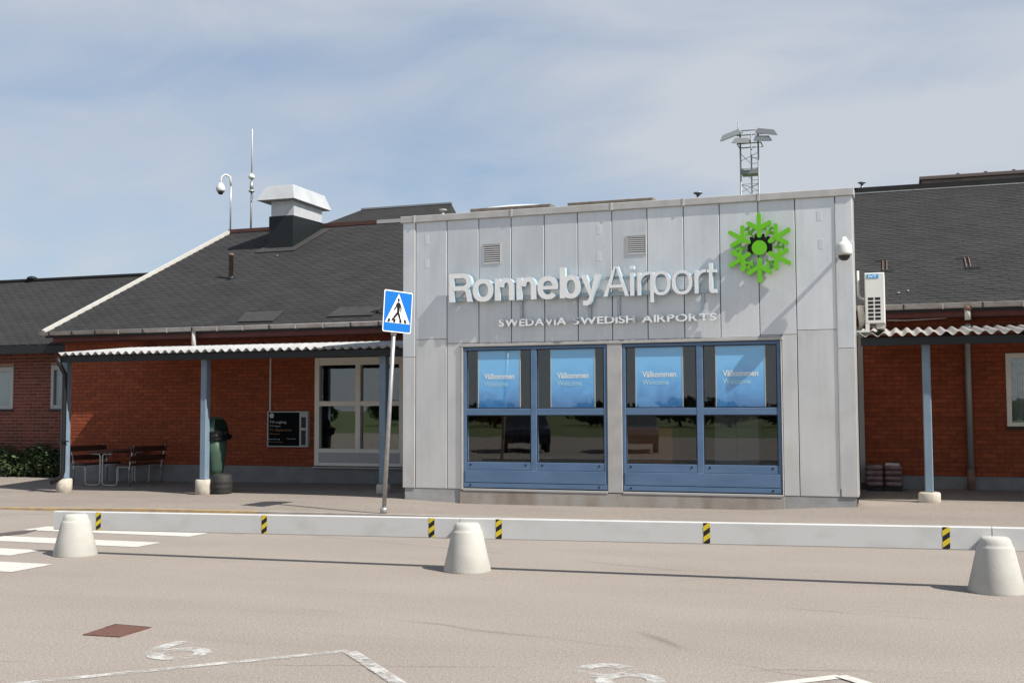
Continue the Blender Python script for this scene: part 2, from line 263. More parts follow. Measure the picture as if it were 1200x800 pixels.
# ------------------------------------------------------------------ mesh helpers
WLOC = {}
class MB:
    def __init__(s): s.v = []; s.f = []; s.m = []; s.sm = []
    def add(s, vs, fs, mi=0, smooth=False):
        o = len(s.v); s.v += [Vector(p) for p in vs]
        for q in fs: s.f.append([o + i for i in q]); s.m.append(mi); s.sm.append(smooth)
        return s
    def hexa(s, p, mi=0):   # 8 corners: bottom 4 (ccw from above), top 4
        return s.add(p, [(3, 2, 1, 0), (4, 5, 6, 7), (0, 1, 5, 4), (1, 2, 6, 5), (2, 3, 7, 6), (3, 0, 4, 7)], mi)
    def box(s, a, b, mi=0):
        (x0, y0, z0), (x1, y1, z1) = a, b
        x0, x1 = min(x0, x1), max(x0, x1); y0, y1 = min(y0, y1), max(y0, y1); z0, z1 = min(z0, z1), max(z0, z1)
        return s.hexa([(x0, y0, z0), (x1, y0, z0), (x1, y1, z0), (x0, y1, z0), (x0, y0, z1), (x1, y0, z1), (x1, y1, z1), (x0, y1, z1)], mi)
    def bbox(s, a, b, w=0.008, mi=0):   # box with a chamfer on every vertical and front edge
        (x0, y0, z0), (x1, y1, z1) = a, b
        pts = []
        for (y, i) in ((y0, w), (y0 + w, 0), (y1, 0)):
            pts += [(x0 + i, y, z0 + i), (x1 - i, y, z0 + i), (x1 - i, y, z1 - i), (x0 + i, y, z1 - i)]
        fs = [(0, 1, 2, 3)]
        for k in (0, 4):
            for i in range(4): j = (i + 1) % 4; fs.append((k + i, k + 4 + i, k + 4 + j, k + j))
        fs.append((11, 10, 9, 8)); return s.add(pts, fs, mi)
    def lathe(s, prof, c, n=24, axis=(0, 0, 1), mi=0, smooth=True, cap=True):
        ax = Vector(axis).normalized(); t = Vector((1, 0, 0)) if abs(ax.x) < 0.9 else Vector((0, 1, 0))
        e1 = ax.cross(t).normalized(); e2 = ax.cross(e1); c = Vector(c); vs = []; fs = []
        for (r, h) in prof:
            for i in range(n):
                a = 2 * math.pi * i / n; vs.append(c + ax * h + (e1 * math.cos(a) + e2 * math.sin(a)) * r)
        for k in range(len(prof) - 1):
            for i in range(n): j = (i + 1) % n; fs.append((k * n + i, k * n + j, (k + 1) * n + j, (k + 1) * n + i))
        s.add(vs, fs, mi, smooth)
        if cap:
            o = len(s.v) - len(vs)
            s.f.append([o + i for i in reversed(range(n))]); s.m.append(mi); s.sm.append(False)
            s.f.append([o + (len(prof) - 1) * n + i for i in range(n)]); s.m.append(mi); s.sm.append(False)
        return s
    def tube(s, pts, r, n=10, mi=0):
        pts = [Vector(p) for p in pts]; vs = []; fs = []; e1 = None
        for k, p in enumerate(pts):
            d = (pts[min(k + 1, len(pts) - 1)] - pts[max(k - 1, 0)]).normalized()
            if e1 is None:
                t = Vector((0, 0, 1)) if abs(d.z) < 0.9 else Vector((1, 0, 0)); e1 = d.cross(t).normalized()
            e1 = (e1 - d * e1.dot(d)).normalized(); e2 = d.cross(e1)
            rr = r[k] if isinstance(r, (list, tuple)) else r
            for i in range(n): a = 2 * math.pi * i / n; vs.append(p + (e1 * math.cos(a) + e2 * math.sin(a)) * rr)
        for k in range(len(pts) - 1):
            for i in range(n): j = (i + 1) % n; fs.append((k * n + i, k * n + j, (k + 1) * n + j, (k + 1) * n + i))
        fs += [tuple(reversed(range(n))), tuple((len(pts) - 1) * n + i for i in range(n))]
        return s.add(vs, fs, mi, n > 5)
    def prism(s, poly, o, e1, e2, n, t, mi=0, ms=None):   # polygon in plane (o,e1,e2) extruded by n*t
        o, e1, e2, n = Vector(o), Vector(e1), Vector(e2), Vector(n); k = len(poly)
        a = [o + e1 * x + e2 * y for x, y in poly]; b = [p + n * t for p in a]
        s.add(a + b, [tuple(range(k, 2 * k)), tuple(reversed(range(k)))], mi)
        q = len(s.v) - 2 * k
        for i in range(k):
            j = (i + 1) % k; s.f.append([q + i, q + j, q + k + j, q + k + i]); s.m.append(mi if ms is None else ms); s.sm.append(False)
        return s
    def beam(s, a, b, w, h, up=(0, 0, 1), mi=0):
        a, b = Vector(a), Vector(b); d = (b - a).normalized(); x = d.cross(Vector(up)).normalized(); z = x.cross(d)
        c = []
        for p in (a, b):
            for (i, j) in ((-1, -1), (1, -1), (1, 1), (-1, 1)): c.append(p + x * (i * w / 2) + z * (j * h / 2))
        return s.add(c, [(3, 2, 1, 0), (4, 5, 6, 7), (0, 1, 5, 4), (1, 2, 6, 5), (2, 3, 7, 6), (3, 0, 4, 7)], mi)
    def data(s, name, mats, off):
        me = bpy.data.meshes.new(name); me.from_pydata([p - off for p in s.v], [], s.f)
        for m in mats: me.materials.append(m)
        me.polygons.foreach_set('material_index', s.m); me.polygons.foreach_set('use_smooth', s.sm); me.update(); return me
    def build(s, name, mats, parent=None, base=False):
        if not isinstance(mats, (list, tuple)): mats = [mats]
        lo = Vector([min(p[i] for p in s.v) for i in range(3)]); hi = Vector([max(p[i] for p in s.v) for i in range(3)])
        c = (lo + hi) / 2
        if base or parent is None: c.z = lo.z
        ob = bpy.data.objects.new(name, s.data(name, mats, c)); COL.objects.link(ob)
        pl = Vector((0, 0, 0))
        if parent is not None: ob.parent = parent; pl = WLOC[parent.name]
        ob.location = c - pl; WLOC[ob.name] = c
        return ob

def tag(o, label, cat, group=None):
    o['label'] = label; o['category'] = cat
    if group: o['group'] = group
    return o
def thing(name, label, cat, loc, group=None):
    o = bpy.data.objects.new(name, None); COL.objects.link(o); o.location = loc; o.empty_display_size = 0.2
    WLOC[o.name] = Vector(loc); return tag(o, label, cat, group)
def struct(o, kind='structure'): o['kind'] = kind; return o
def place(me, name, loc, parent, rot=None):
    o = bpy.data.objects.new(name, me); COL.objects.link(o); o.parent = parent; o.location = Vector(loc) - WLOC[parent.name]
    if rot: o.rotation_euler = rot
    WLOC[o.name] = Vector(loc); return o
def copy_tree(o, loc, label=None):
    c = o.copy(); COL.objects.link(c); c.location = loc; WLOC[c.name] = Vector(loc)
    if label: c['label'] = label
    for ch in list(o.children):
        d = ch.copy(); COL.objects.link(d); d.parent = c
        for g in list(ch.children): e = g.copy(); COL.objects.link(e); e.parent = d
    return c

_gl = {}
def glyph(txt, weight=0.0, depth=0.0):
    """verts/faces of a text in the built-in font, size 1, x from its left edge, y from the baseline"""
    key = (txt, weight, depth)
    if key not in _gl:
        cu = bpy.data.curves.new('t', 'FONT'); cu.body = txt; cu.size = 1; cu.offset = weight; cu.extrude = depth / 2; cu.resolution_u = 5
        ob = bpy.data.objects.new('t', cu); COL.objects.link(ob); bpy.context.view_layer.update()
        me = bpy.data.meshes.new_from_object(ob.evaluated_get(bpy.context.evaluated_depsgraph_get()))
        v = [p.co.copy() for p in me.vertices]; f = [(list(p.vertices), p.normal.z) for p in me.polygons]
        bpy.data.objects.remove(ob); bpy.data.curves.remove(cu); bpy.data.meshes.remove(me)
        x0 = min(p.x for p in v); v = [Vector((p.x - x0, p.y, p.z)) for p in v]
        _gl[key] = (v, f, max(p.x for p in v), min(p.y for p in v), max(p.y for p in v))
    return _gl[key]
def put_glyph(mb, txt, o, e1, e2, n, sx, sy, weight=0.0, depth=0.0, thick=1.0, front=0, side=1, w=None):
    v, f, gw, y0, y1 = glyph(txt, weight, depth)
    if w is not None: sx = w / gw
    o, e1, e2, n = Vector(o), Vector(e1), Vector(e2), Vector(n); b = len(mb.v)
    mb.v += [o + e1 * (p.x * sx) + e2 * (p.y * sy) + n * (p.z * thick) for p in v]
    for q, nz in f: mb.f.append([b + i for i in q]); mb.m.append(front if nz > 0.5 else side); mb.sm.append(False)

EX, EY, EZ = Vector((1, 0, 0)), Vector((0, 1, 0)), Vector((0, 0, 1))
# ================================================================== THE GROUND
g = MB().add([(-900, -900, -0.06), (900, -900, -0.06), (900, 900, -0.06), (-900, 900, -0.06)], [(0, 1, 2, 3)]).build('ground', M_GRASS); struct(g)
YK = 14.5
road = MB().add([(-120, -26, 0), (120, -26, 0), (120, YK, 0), (-120, YK, 0)], [(0, 1, 2, 3)]).build('road', A_ROAD); struct(road)
def lerp_tab(t, x):
    if x <= t[0][0]: return t[0][1]
    for (a, va), (b, vb) in zip(t, t[1:]):
        if x <= b: return va + (vb - va) * (x - a) / (b - a)
    return t[-1][1]
ROWS = [(YK + 0.14, [(-30, .02), (-13.8, .02), (-11, .07), (-7, .10), (-3.4, .10), (-1, .13), (2, .15), (30, .15)]),
        (15.6, [(-30, .02), (-14, .03), (-11, .10), (-9, .15), (-7, .13), (-3.4, .09), (-1, .13), (2, .16), (30, .16)]),
        (17.1, [(-30, 0), (-14, .01), (-10, .06), (-8, .10), (-6.7, .045), (-2, .065), (-.9, .13), (0, .165), (30, .17)]),
        (18.05, [(-30, -.02), (-15.6, -.017), (-12.35, .01), (-8.6, .125), (-5, .1), (.45, .17), (30, .18)]),
        (20.5, [(-30, .06), (-14.9, .066), (-8.6, .12), (1.0, .21), (30, .22)]), (24, [(-30, .06), (30, .2)])]
def pave_z(x, y):
    if y <= ROWS[0][0]: return lerp_tab(ROWS[0][1], x)
    for (a, ta), (b, tb) in zip(ROWS, ROWS[1:]):
        if y <= b: k = (y - a) / (b - a); return lerp_tab(ta, x) * (1 - k) + lerp_tab(tb, x) * k
    return lerp_tab(ROWS[-1][1], x)
mb = MB(); NX = 150; ys = [YK + 0.14, 14.9, 15.25, 15.6, 16, 16.4, 16.8, 17.1, 17.4, 17.75, 18.05, 18.6, 19.2, 19.8, 20.5, 22, 24]
for j, y in enumerate(ys):
    for i in range(NX + 1): x = -30 + 60 * i / NX; mb.v.append(Vector((x, y, pave_z(x, y))))
for j in range(len(ys) - 1):
    for i in range(NX):
        a = j * (NX + 1) + i; mb.f.append([a, a + 1, a + NX + 2, a + NX + 1]); mb.m.append(0); mb.sm.append(True)
pave = mb.build('pavement', A_PAVE); struct(pave)
# kerb: one stone after another, painted yellow along two stretches
kerb = bpy.data.objects.new('kerb', None); COL.objects.link(kerb); WLOC['kerb'] = Vector((0, YK, 0)); kerb.location = (0, YK, 0); struct(kerb)
x = -22.0
while x < 6:
    x1 = x + 0.995; z0, z1 = lerp_tab(ROWS[0][1], x) + .004, lerp_tab(ROWS[0][1], x1) + .004
    yel = x < -9.4 or -4.0 < x < -0.9
    MB().hexa([(x, YK, -.05), (x1, YK, -.05), (x1, YK + .145, -.05), (x, YK + .145, -.05), (x, YK + .01, z0), (x1, YK + .01, z1), (x1, YK + .145, z1), (x, YK + .145, z0)]).build('kerb_stone', M_YEL if yel else M_KERB, kerb)
    x += 1.0
# painted markings (sheets of paint a few mm thick on the road)
def paint(name, pts, m, z=0.004):
    o = MB().add([(p[0], p[1], z) for p in pts], [tuple(range(len(pts)))]).build(name, m, road); return o
for (ya, yb, xa, xb) in ((12.08, 12.56, -11.1, -8.47), (10.98, 11.44, -11.15, -8.42), (9.93, 10.42, -11.15, -9.28), (8.93, 9.50, -11.15, -8.32)):
    paint('crosswalk_stripe', [(xa, ya), (xb, ya), (xb, yb), (xa, yb)], M_PAINT)
paint('asphalt_patch', [PZ(x, y) for x, y in ((-30, 631), (0, 628.5), (30, 625), (45, 620.5), (20, 622.2), (-30, 628))], M_PATCH)
def strip(pts, w):
    a, b = Vector(pts[0]), Vector(pts[1]); d = (b - a).normalized(); n = Vector((-d.y, d.x, 0)) * w / 2
    return [a + n, a - n, b - n, b + n]
pa, pb, pc = PZ(20, 801), PZ(408, 762.5), PZ(470, 803)
dirp = (pc - pb).normalized()
paint('bay_line', strip((pa + (pa - pb) * 0.6, pb), 0.075), M_OLDP)
paint('bay_line', strip((pb + dirp * 0.05, pb + dirp * 3.4), 0.09), M_OLDP, 0.008)
q0, q1, q2 = PZ(906, 802), PZ(985, 792.5), PZ(1010, 802)
paint('bay_line', strip((q1 + (q0 - q1) * 5, q1), 0.085), M_PAINT, 0.004)
paint('bay_line', strip((q1, q1 + dirp * 3.2), 0.085), M_PAINT, 0.008)
e2 = -dirp; e1 = Vector((-e2.y, e2.x, 0)) * -1
def digit(ch, c, w, h, wt):
    mb = MB(); gw, y0, y1 = glyph(ch, wt)[2:]
    put_glyph(mb, ch, Vector((c.x, c.y, 0.004)) - e1 * (w / 2) - e2 * (h / 2), e1, e2, EZ, w / gw, h / (y1 - y0), wt)
    return mb.build('bay_number', M_OLDP, road)
digit('6', PZ(206, 761), 0.42, 0.60, 0.012)
digit('8', PZ(722, 791), 0.42, 0.66, 0.008)
cv = [PZ(x, y) for x, y in ((97, 744), (140, 746.5), (176, 735.5), (135, 732))]
mb = MB(); cc = sum(cv, Vector()) / 4
mb.prism([(p.x - cc.x, p.y - cc.y) for p in cv], (cc.x, cc.y, 0), EX, EY, EZ, 0.008)
o = mb.build('drain_cover', M_RUSTCOVER, road)
mb = MB()
for a, b in ((cv[2], cv[3]), (cv[3] + (cv[2] - cv[3]) * .02, cv[3] + (cv[0] - cv[3]) * .3)): mb.beam(a + EZ * .003, b + EZ * .003, 0.02, 0.010)
mb.build('cover_frame', M_PATCH, o)

# ================================================================== BRICK WALLS
BW, BH, JX, JZ = 0.238, 0.064, 0.012, 0.0135
def brick_mesh(w, m):
    return MB().bbox((-w / 2, 0, -BH / 2), (w / 2, 0.03, BH / 2), 0.004).data('brick', [m], Vector((0, 0, 0)))
def brick_wall(parent, X0, X1, z0, z1, Y, holes, m, seen, limit=300):
    """bricks in stretcher bond, proud of the joints; the nearest in view are single parts, the rest one part"""
    full = []; rest = MB(); k = 0; z = z0
    while z + BH < z1:
        x = X0 - (0.0 if k % 2 == 0 else (BW + JX) / 2)
        while x < X1:
            a, b = max(x, X0), min(x + BW, X1); segs = [(a, b)]
            for (hx0, hx1, hz0, hz1) in holes:
                if z + BH > hz0 and z < hz1:
                    ns = []
                    for (a, b) in segs:
                        if b <= hx0 or a >= hx1: ns.append((a, b))
                        else:
                            if a < hx0: ns.append((a, hx0))
                            if b > hx1: ns.append((hx1, b))
                    segs = ns
            for (a, b) in segs:
                if b - a < 0.03: continue
                c = Vector(((a + b) / 2, Y + random.uniform(-.0015, .0015), z + BH / 2))
                if b - a > BW - 1e-4 and seen(c): full.append(c)
                else: rest.bbox((a, c.y, z), (b, c.y + .03, z + BH), 0.004)
            x += BW + JX
        z += BH + JZ; k += 1
    full.sort(key=lambda c: (c - CAM).length)
    me = brick_mesh(BW, m)
    for c in full[:limit]: place(me, 'brick', c, parent)
    for c in full[limit:]: rest.bbox((c.x - BW / 2, c.y, c.z - BH / 2), (c.x + BW / 2, c.y + .03, c.z + BH / 2), 0.004)
    if rest.v: struct(rest.build('brick_courses', m, parent), 'stuff')
def in_frame(c, x0=-5, x1=1205):
    x, y = proj(c); return x0 < x < x1 and -5 < y < 805

WY = 20.38                                                     # the long brick wall
BX0, BX1 = -17.64, 7.0
KW = WY / 20.55
term = thing('terminal_building', 'long red brick terminal with dark shingle roof behind the grey entrance block', 'building', (-8, WY, 0))
WIN_L = (-11.306, -9.285, 0.442, 2.675)
WIN_R = (1.760, 3.3, 1.265, 2.505)
BR0 = 0.43
mb = MB()
def wall_with_holes(mb, X0, X1, z0, z1, Y, t, holes):
    xs = sorted({X0, X1, *[h[0] for h in holes], *[h[1] for h in holes]}); zs = sorted({z0, z1, *[h[2] for h in holes], *[h[3] for h in holes]})
    for a, b in zip(xs, xs[1:]):
        for c, d in zip(zs, zs[1:]):
            if any(h[0] <= a and b <= h[1] and h[2] <= c and d <= h[3] for h in holes): continue
            mb.box((a, Y, c), (b, Y + t, d))
wall_with_holes(mb, BX0 + .01, -7.0, BR0, 3.16, WY + .007, .25, [WIN_L]); mb.build('wall', M_MORT, term); mb = MB(); wall_with_holes(mb, -1.2, BX1, BR0, 3.16, WY + .007, .25, [WIN_R])
mb.build('wall', M_MORT, term)
brick_wall(term, BX0, -7.6, BR0 + .004, 3.15, WY, [WIN_L], M_BRICK, lambda c: False)
brick_wall(term, -0.9, BX1, BR0 + .004, 3.15, WY, [WIN_R], M_BRICK, lambda c: c.x > -0.4 and c.z < 2.6 and in_frame(c))
MB().box((BX0, WY + .02, -.3), (-7.6, WY + .3, BR0)).build('plinth', M_PLINTH, term); MB().box((-0.9, WY + .02, -.3), (BX1, WY + .3, BR0)).build('plinth', M_PLINTH, term)
# gable end and back, so the roof stands on something
gx = BX0 + .02
MB().prism([(WY + .26, 0), (34, 0), (34, 3.2), (27.3, 6.5), (WY + .26, 3.2)], (gx, 0, 0), EY, EZ, EX, 0.2).box((gx, 33.8, 0), (BX1, 34, 3.2)).build('gable_wall', M_BRICK2, term)
# roof
RX0, RX1, RGY = -17.86, 9.0, 27.3
RGZ = RZ + RK * (RGY - RY)
TH = math.atan(RK); ES = Vector((0, math.cos(TH), math.sin(TH))); EN = Vector((0, -math.sin(TH), math.cos(TH)))
SL = (RGY - RY) / math.cos(TH)
mb = MB()
mb.prism([(RY, RZ - .02), (RGY, RGZ - .02), (34.6, RZ - .02), (34.6, RZ - .14), (RGY, RGZ - .14), (RY, RZ - .14)], (RX0, 0, 0), EY, EZ, EX, RX1 - RX0)
roof = mb.build('roof', M_FELT, term)
TABW, EXPO = 0.30, 0.135
TABV = [(-.147, .26, .0), (.147, .26, .0), (.147, .05, .007), (.095, 0, .010), (-.095, 0, .010), (-.147, .05, .007)]
def tab_poly(o=None):
    top = [Vector(p) for p in TABV]; low = [Vector((p[0], p[1], p[2] - .009)) for p in TABV[2:]]
    return top + low, [(5, 4, 3, 2, 1, 0), (2, 3, 7, 6), (3, 4, 8, 7), (4, 5, 9, 8)]
tv, tf = tab_poly(); tme = MB().add(tv, tf).data('shingle', [M_SHING], Vector((0, 0, 0)))
full = []; rest = MB(); r = 0; s = 0.0
while s < SL - 0.1:
    x = RX0 + .12 - (TABW / 2 if r % 2 else 0)
    while x < 8.6:
        Yp = RY + s * math.cos(TH)
        hidden = -7.6 < x < -0.95 and Yp < 22.6
        if not hidden and x > RX0:
            p = Vector((x, RY, RZ - .012)) + ES * s + EN * random.uniform(-.001, .002)
            if x > -.4 and in_frame(p) : full.append(p)
            else: rest.add([p + EX * v.x + ES * v.y + EN * v.z for v in tv], tf)
        x += TABW
    s += EXPO; r += 1
full.sort(key=lambda c: (c - CAM).length)
for p in full[:300]: place(tme, 'shingle', p, roof, (TH, 0, 0))
for p in full[300:]: rest.add([p + EX * v.x + ES * v.y + EN * v.z for v in tv], tf)
struct(rest.build('shingle_courses', M_SHING, roof), 'stuff')
MB().beam((RX0 + 0.0, RY - .06, RZ - .01), Vector((RX0 + 0.0, RGY, RGZ + .03)), 0.07, 0.10, up=EN).build('verge_board', M_WHITE, roof)
MB().beam((RX0 - .02, RGY, RGZ - .0), (-13.2, RGY, RGZ), 0.30, 0.10).build('ridge_cap', mat('dark_rust', (0.06, 0.028, 0.024), 0.8, c2=(0.09, 0.04, 0.03), scale=8), roof)
MB().beam((-13.2, RGY, RGZ), (-0.9, RGY, RGZ), 0.30, 0.10).build('ridge_cap', M_GREYF, roof)
MB().beam((-0.9, RGY, RGZ + .02), (RX1, RGY, RGZ + .02), 0.30, 0.12).build('ridge_cap', M_FELT, roof)
MB().beam((-0.9, RGY - .17, RGZ - .06), (RX1, RGY - .17, RGZ - .06), 0.03, 0.025).build('ridge_flashing', M_GALV, roof)
# eave: fascia board, half-round gutter, gutter brackets, downspouts
for (a, b, mg) in ((RX0 - .12, -7.85, M_GUT), (-.73, BX1, M_GUT)):
    MB().box((max(a, BX0 - .05), RY + .05, RZ - .22), (b, RY + .10, RZ - .07)).build('fascia', M_FASC, term)
    mb = MB().box((max(a, BX0 - .05), RY + .10, RZ - .24), (b, WY + .25, RZ - .19)); mb.build('soffit', M_FASC, term)
    mb = MB(); n = 10; prof = []
    for i in range(n + 1):
        t = math.pi * i / n; prof.append((-.062 * math.cos(t), -.075 * math.sin(t)))
    prof2 = [(p[0] * .93, p[1] * .93 + .001) for p in reversed(prof)]
    mb.prism(prof + prof2, (a, RY - .012, RZ - .015), EY, EZ, EX, b - a)
    mb.tube([(a, RY - .076, RZ - .013), (b, RY - .076, RZ - .013)], .009, 8)
    gut = mb.build('gutter', mg, term)
    x = a + .28
    while x < b - .1:
        MB().box((x - .012, RY - .082, RZ - .10), (x + .012, RY + .045, RZ - .091)).box((x - .012, RY - .089, RZ - .10), (x + .012, RY - .080, RZ - .008)).build('gutter_bracket', M_GUT if random.random() < .5 else M_DARK, gut)
        x += .62
dl = PY(227.5, 398, RY).x
MB().tube([(dl, RY - .01, RZ - .06), (dl, RY - .01, 2.98), (dl + .0, RY + .1, 2.90)], .045, 12).build('downspout', M_WHITE, term)
dr = PY(1135, 450, WY - .07).x
MB().tube([(dr, RY - .005, RZ - .06), (dr, RY - .005, 3.05)], .05, 12).build('downspout', M_WHITE, term)
MB().tube([(dr, RY - .005, RZ - .055), (dr, RY - .005, RZ - .14)], [.075, .06], 12).build('downspout_collar', M_RUST, term)
MB().tube([(dr, RY + .02, 2.95), (dr, WY - .07, 2.8), (dr, WY - .07, 2.6), (dr, WY - .07, .55)], .05, 12).build('downspout', M_STEEL, term)
MB().tube([(dr, WY - .07, .56), (dr, WY - .07, .2)], .062, 12).build('downspout_shoe', M_RUST, term)
# corner strip beside the block, thin cable under the gutter, white conduit
MB().box((-.60, WY - .04, .30), (-.515, WY - .002, 3.0)).build('corner_strip', M_GREYF, term)
MB().tube([(-.1, RY + .02, 3.08), (.2, RY + .02, 3.07), (.85, RY + .02, 3.09)], .006, 6).build('cable', M_GALV, term)
# felt patches and snow hooks on the roof
def on_roof(px): return [PR(*p) + EN * .012 for p in px]
for px in (((278, 378), (320, 377), (333, 365), (288, 367)), ((383, 372), (436, 370), (450, 360), (398, 361))):
    P4 = on_roof(px); MB().add(P4 + [p + EN * .012 for p in P4], [(4, 5, 6, 7), (0, 1, 5, 4), (1, 2, 6, 5), (2, 3, 7, 6), (3, 0, 4, 7)]).build('felt_patch', M_FELT2, roof)
for c, w in ((PR(1037, 312), .20), (PR(1134, 308.5), .27)):
    mb = MB()
    for dx in (-.035, .035): mb.beam(c + EX * dx + EN * .02 - ES * .30, c + EX * dx + EN * .02 + ES * .30, .014, .012, up=EN, mi=0)
    for k, xo in ((-1, .07), (1, -.05)): mb.beam(c + EX * (xo - w / 2) + EN * .03 + ES * .32 * k, c + EX * (xo + w / 2) + EN * .03 + ES * .32 * k, .035, .012, up=EN, mi=1)
    mb.build('roof_hook', [M_RUST, M_FELT2], roof)
for px in ((1053, 344.5), (1064, 342), (325, 300.5), (452, 351)):
    p = PR(*px); MB().lathe([(.012, 0), (.03, .01), (.012, .025)], p + EN * .01, 8).build('roof_fixing', M_GALV, roof)

def window(parent, X0, X1, z0, z1, Y, fr, fm, cols, rows, gm, bottom=0.0, name='window'):
    """frame proud of a recessed pane; cols / rows are the pane edges"""
    w = bpy.data.objects.new(name, None); COL.objects.link(w); w.parent = parent; c = Vector(((X0 + X1) / 2, Y, z0)); w.location = c - WLOC[parent.name]; WLOC[w.name] = c
    mb = MB(); xs = [X0] + [v for c2 in cols for v in c2] + [X1]; zs = [z0] + [v for c2 in rows for v in c2] + [z1]
    for i in range(0, len(xs), 2): mb.bbox((xs[i], Y - fr, z0), (xs[i + 1], Y + .07, z1), .006)
    for i in range(0, len(xs) - 1):
        if i % 2 == 1:
            for j in range(0, len(zs), 2): mb.bbox((xs[i], Y - fr + .003, zs[j]), (xs[i + 1], Y + .065, zs[j + 1]), .005)
    mb.build('frame', fm, w)
    for (a, b) in cols:
        for (c2, d) in rows:
            MB().box((a - .004, Y + .02, c2 - .004), (b + .004, Y + .028, d + .004)).build('pane', gm, w)
    return w
wl_ = window(term, WIN_L[0] + .006, WIN_L[1] - .006, WIN_L[2] + .006, WIN_L[3] - .02, WY + .03, .05, M_CREAM, [(-11.192, -10.368), (-10.254, -9.397)], [(.80, 1.665), (1.765, 2.50)], G_LEFT)
MB().bbox((-11.195, WY - .026, .515), (-9.375, WY - .018, .72), .006).build('panel', M_GREYF, wl_)
MB().box((WIN_L[0] - .01, WY - .06, .405), (WIN_L[1] + .01, WY - .002, .430)).build('sill', M_GREYF, wl_)
wr_ = window(term, WIN_R[0] + .006, WIN_R[1] - .006, WIN_R[2] + .006, WIN_R[3] - .006, WY + .05, .06, M_CREAM, [(1.845, 3.2)], [(1.34, 2.42)], G_LEFT)
MB().box((WIN_R[0] - .02, WY - .05, 1.225), (WIN_R[1] + .02, WY + .05, 1.255)).build('sill', M_DARK, wr_)
mb = MB(); x = 1.80
for i in range(40):
    a = 1.82 + i * .036; mb.box((a, WY + .16 + .012 * (i % 2), 1.3), (a + .03, WY + .165 + .012 * (i % 2), 2.48))
mb.build('curtain', mat('curtain', (0.42, 0.44, 0.38), 0.9, c2=(0.26, 0.30, 0.30), scale=12), wr_)
# dim rooms behind the two side windows
def room(parent, X0, X1, Y0_, Y1, z0, z1):
    mb = MB(); mb.box((X0, Y0_, z0 - .05), (X1, Y1, z0), 1); mb.box((X0, Y0_, z1), (X1, Y1, z1 + .05)); mb.box((X0 - .05, Y0_, z0), (X0, Y1, z1)); mb.box((X1, Y0_, z0), (X1 + .05, Y1, z1)); mb.box((X0, Y1, z0), (X1, Y1 + .05, z1))
    return mb.build('room', [M_ROOMW, M_ROOMF], parent)
room(term, -12.6, -8.2, WY + .26, 25.5, .35, 2.9); room(term, 1.2, 4.0, WY + .26, 23.5, .35, 2.9)

# ================================================================== THE LEFT WING
LY, LX1 = 21.2, -17.66
wing = thing('brick_wing', 'lower brown brick wing with dark roof at the left edge behind the shrubs', 'building', (-22, LY, 0))
LW1, LW2 = (-22.0, -19.84, 1.62, 2.64), (-18.75, -17.95, 1.62, 2.66)
mb = MB(); wall_with_holes(mb, -28, LX1 + .6, .15, 3.0, LY + .007, .25, [LW1, LW2]); mb.build('wall', M_MORT2, wing)
brick_wall(wing, -24, LX1 + .5, .16, 2.99, LY, [LW1, LW2], M_BRICK2, lambda c: c.x < -17.9 and in_frame(c))
MB().box((-28, LY + .02, -.3), (LX1 + .6, LY + .3, .15)).build('plinth', M_PLINTH, wing)
for (h, cols) in ((LW1, [(-21.9, -20.97), (-20.87, -19.94)]), (LW2, [(-18.66, -18.04)])):
    ww = window(wing, h[0] + .006, h[1] - .006, h[2] + .006, h[3] - .006, LY + .03, .03, M_GREYF, cols, [(h[2] + .10, h[3] - .12)], G_LEFT)
    MB().box((h[0] - .02, LY - .05, h[2] - .03), (h[1] + .02, LY + .04, h[2])).build('sill', M_DARK, ww)
    MB().box((h[0], LY + .14, h[2]), (h[1], LY + .15, h[3])).build('blind', mat('blind', (0.22, 0.27, 0.29), 0.8), ww)
lz = PY(40, 404, 20.7).z; lry = 25.5; lrz = lz + RK * (lry - 20.7)
MB().prism([(20.7, lz), (lry, lrz), (30.3, lz), (30.3, lz - .12), (lry, lrz - .12), (20.7, lz - .12)], (-32, 0, 0), EY, EZ, EX, 32 - 17.9).build('roof', M_FELT, wing)
rest = MB(); r = 0; s = 0.0; ls = (lry - 20.7) / math.cos(TH)
while s < ls - .1:
    x = -26.0 - (TABW / 2 if r % 2 else 0)
    while x < -18.05:
        p = Vector((x, 20.7, lz + .008)) + ES * s; rest.add([p + EX * v.x + ES * v.y + EN * v.z for v in tv], tf); x += TABW
    s += EXPO; r += 1
struct(rest.build('shingle_courses', M_SHING, wing), 'stuff')
MB().beam((-32, lry, lrz + .01), (-18.0, lry, lrz + .01), .3, .06).build('ridge_cap', M_FELT, wing)
MB().box((-32, 20.66, lz - .20), (LX1 - .02, 20.72, lz - .03)).build('gutter', M_DARK, wing)
MB().prism([(LY, 0), (30, 0), (30, 3), (25.5, 5.0), (LY, 3)], (-28, 0, 0), EY, EZ, EX, .2).build('gable_wall', M_BRICK2, wing)
vp = PR(38, 331, 20.7, lz, RK); vp.y = 25.4; vp = PY(37.5, 331, 25.4)
MB().lathe([(.085, -.1), (.085, .13), (.14, .15), (.14, .19), (.06, .23), (.0, .235)], (vp.x, 25.4, vp.z - .05), 16, cap=False).build('roof_vent', M_DARK, wing)

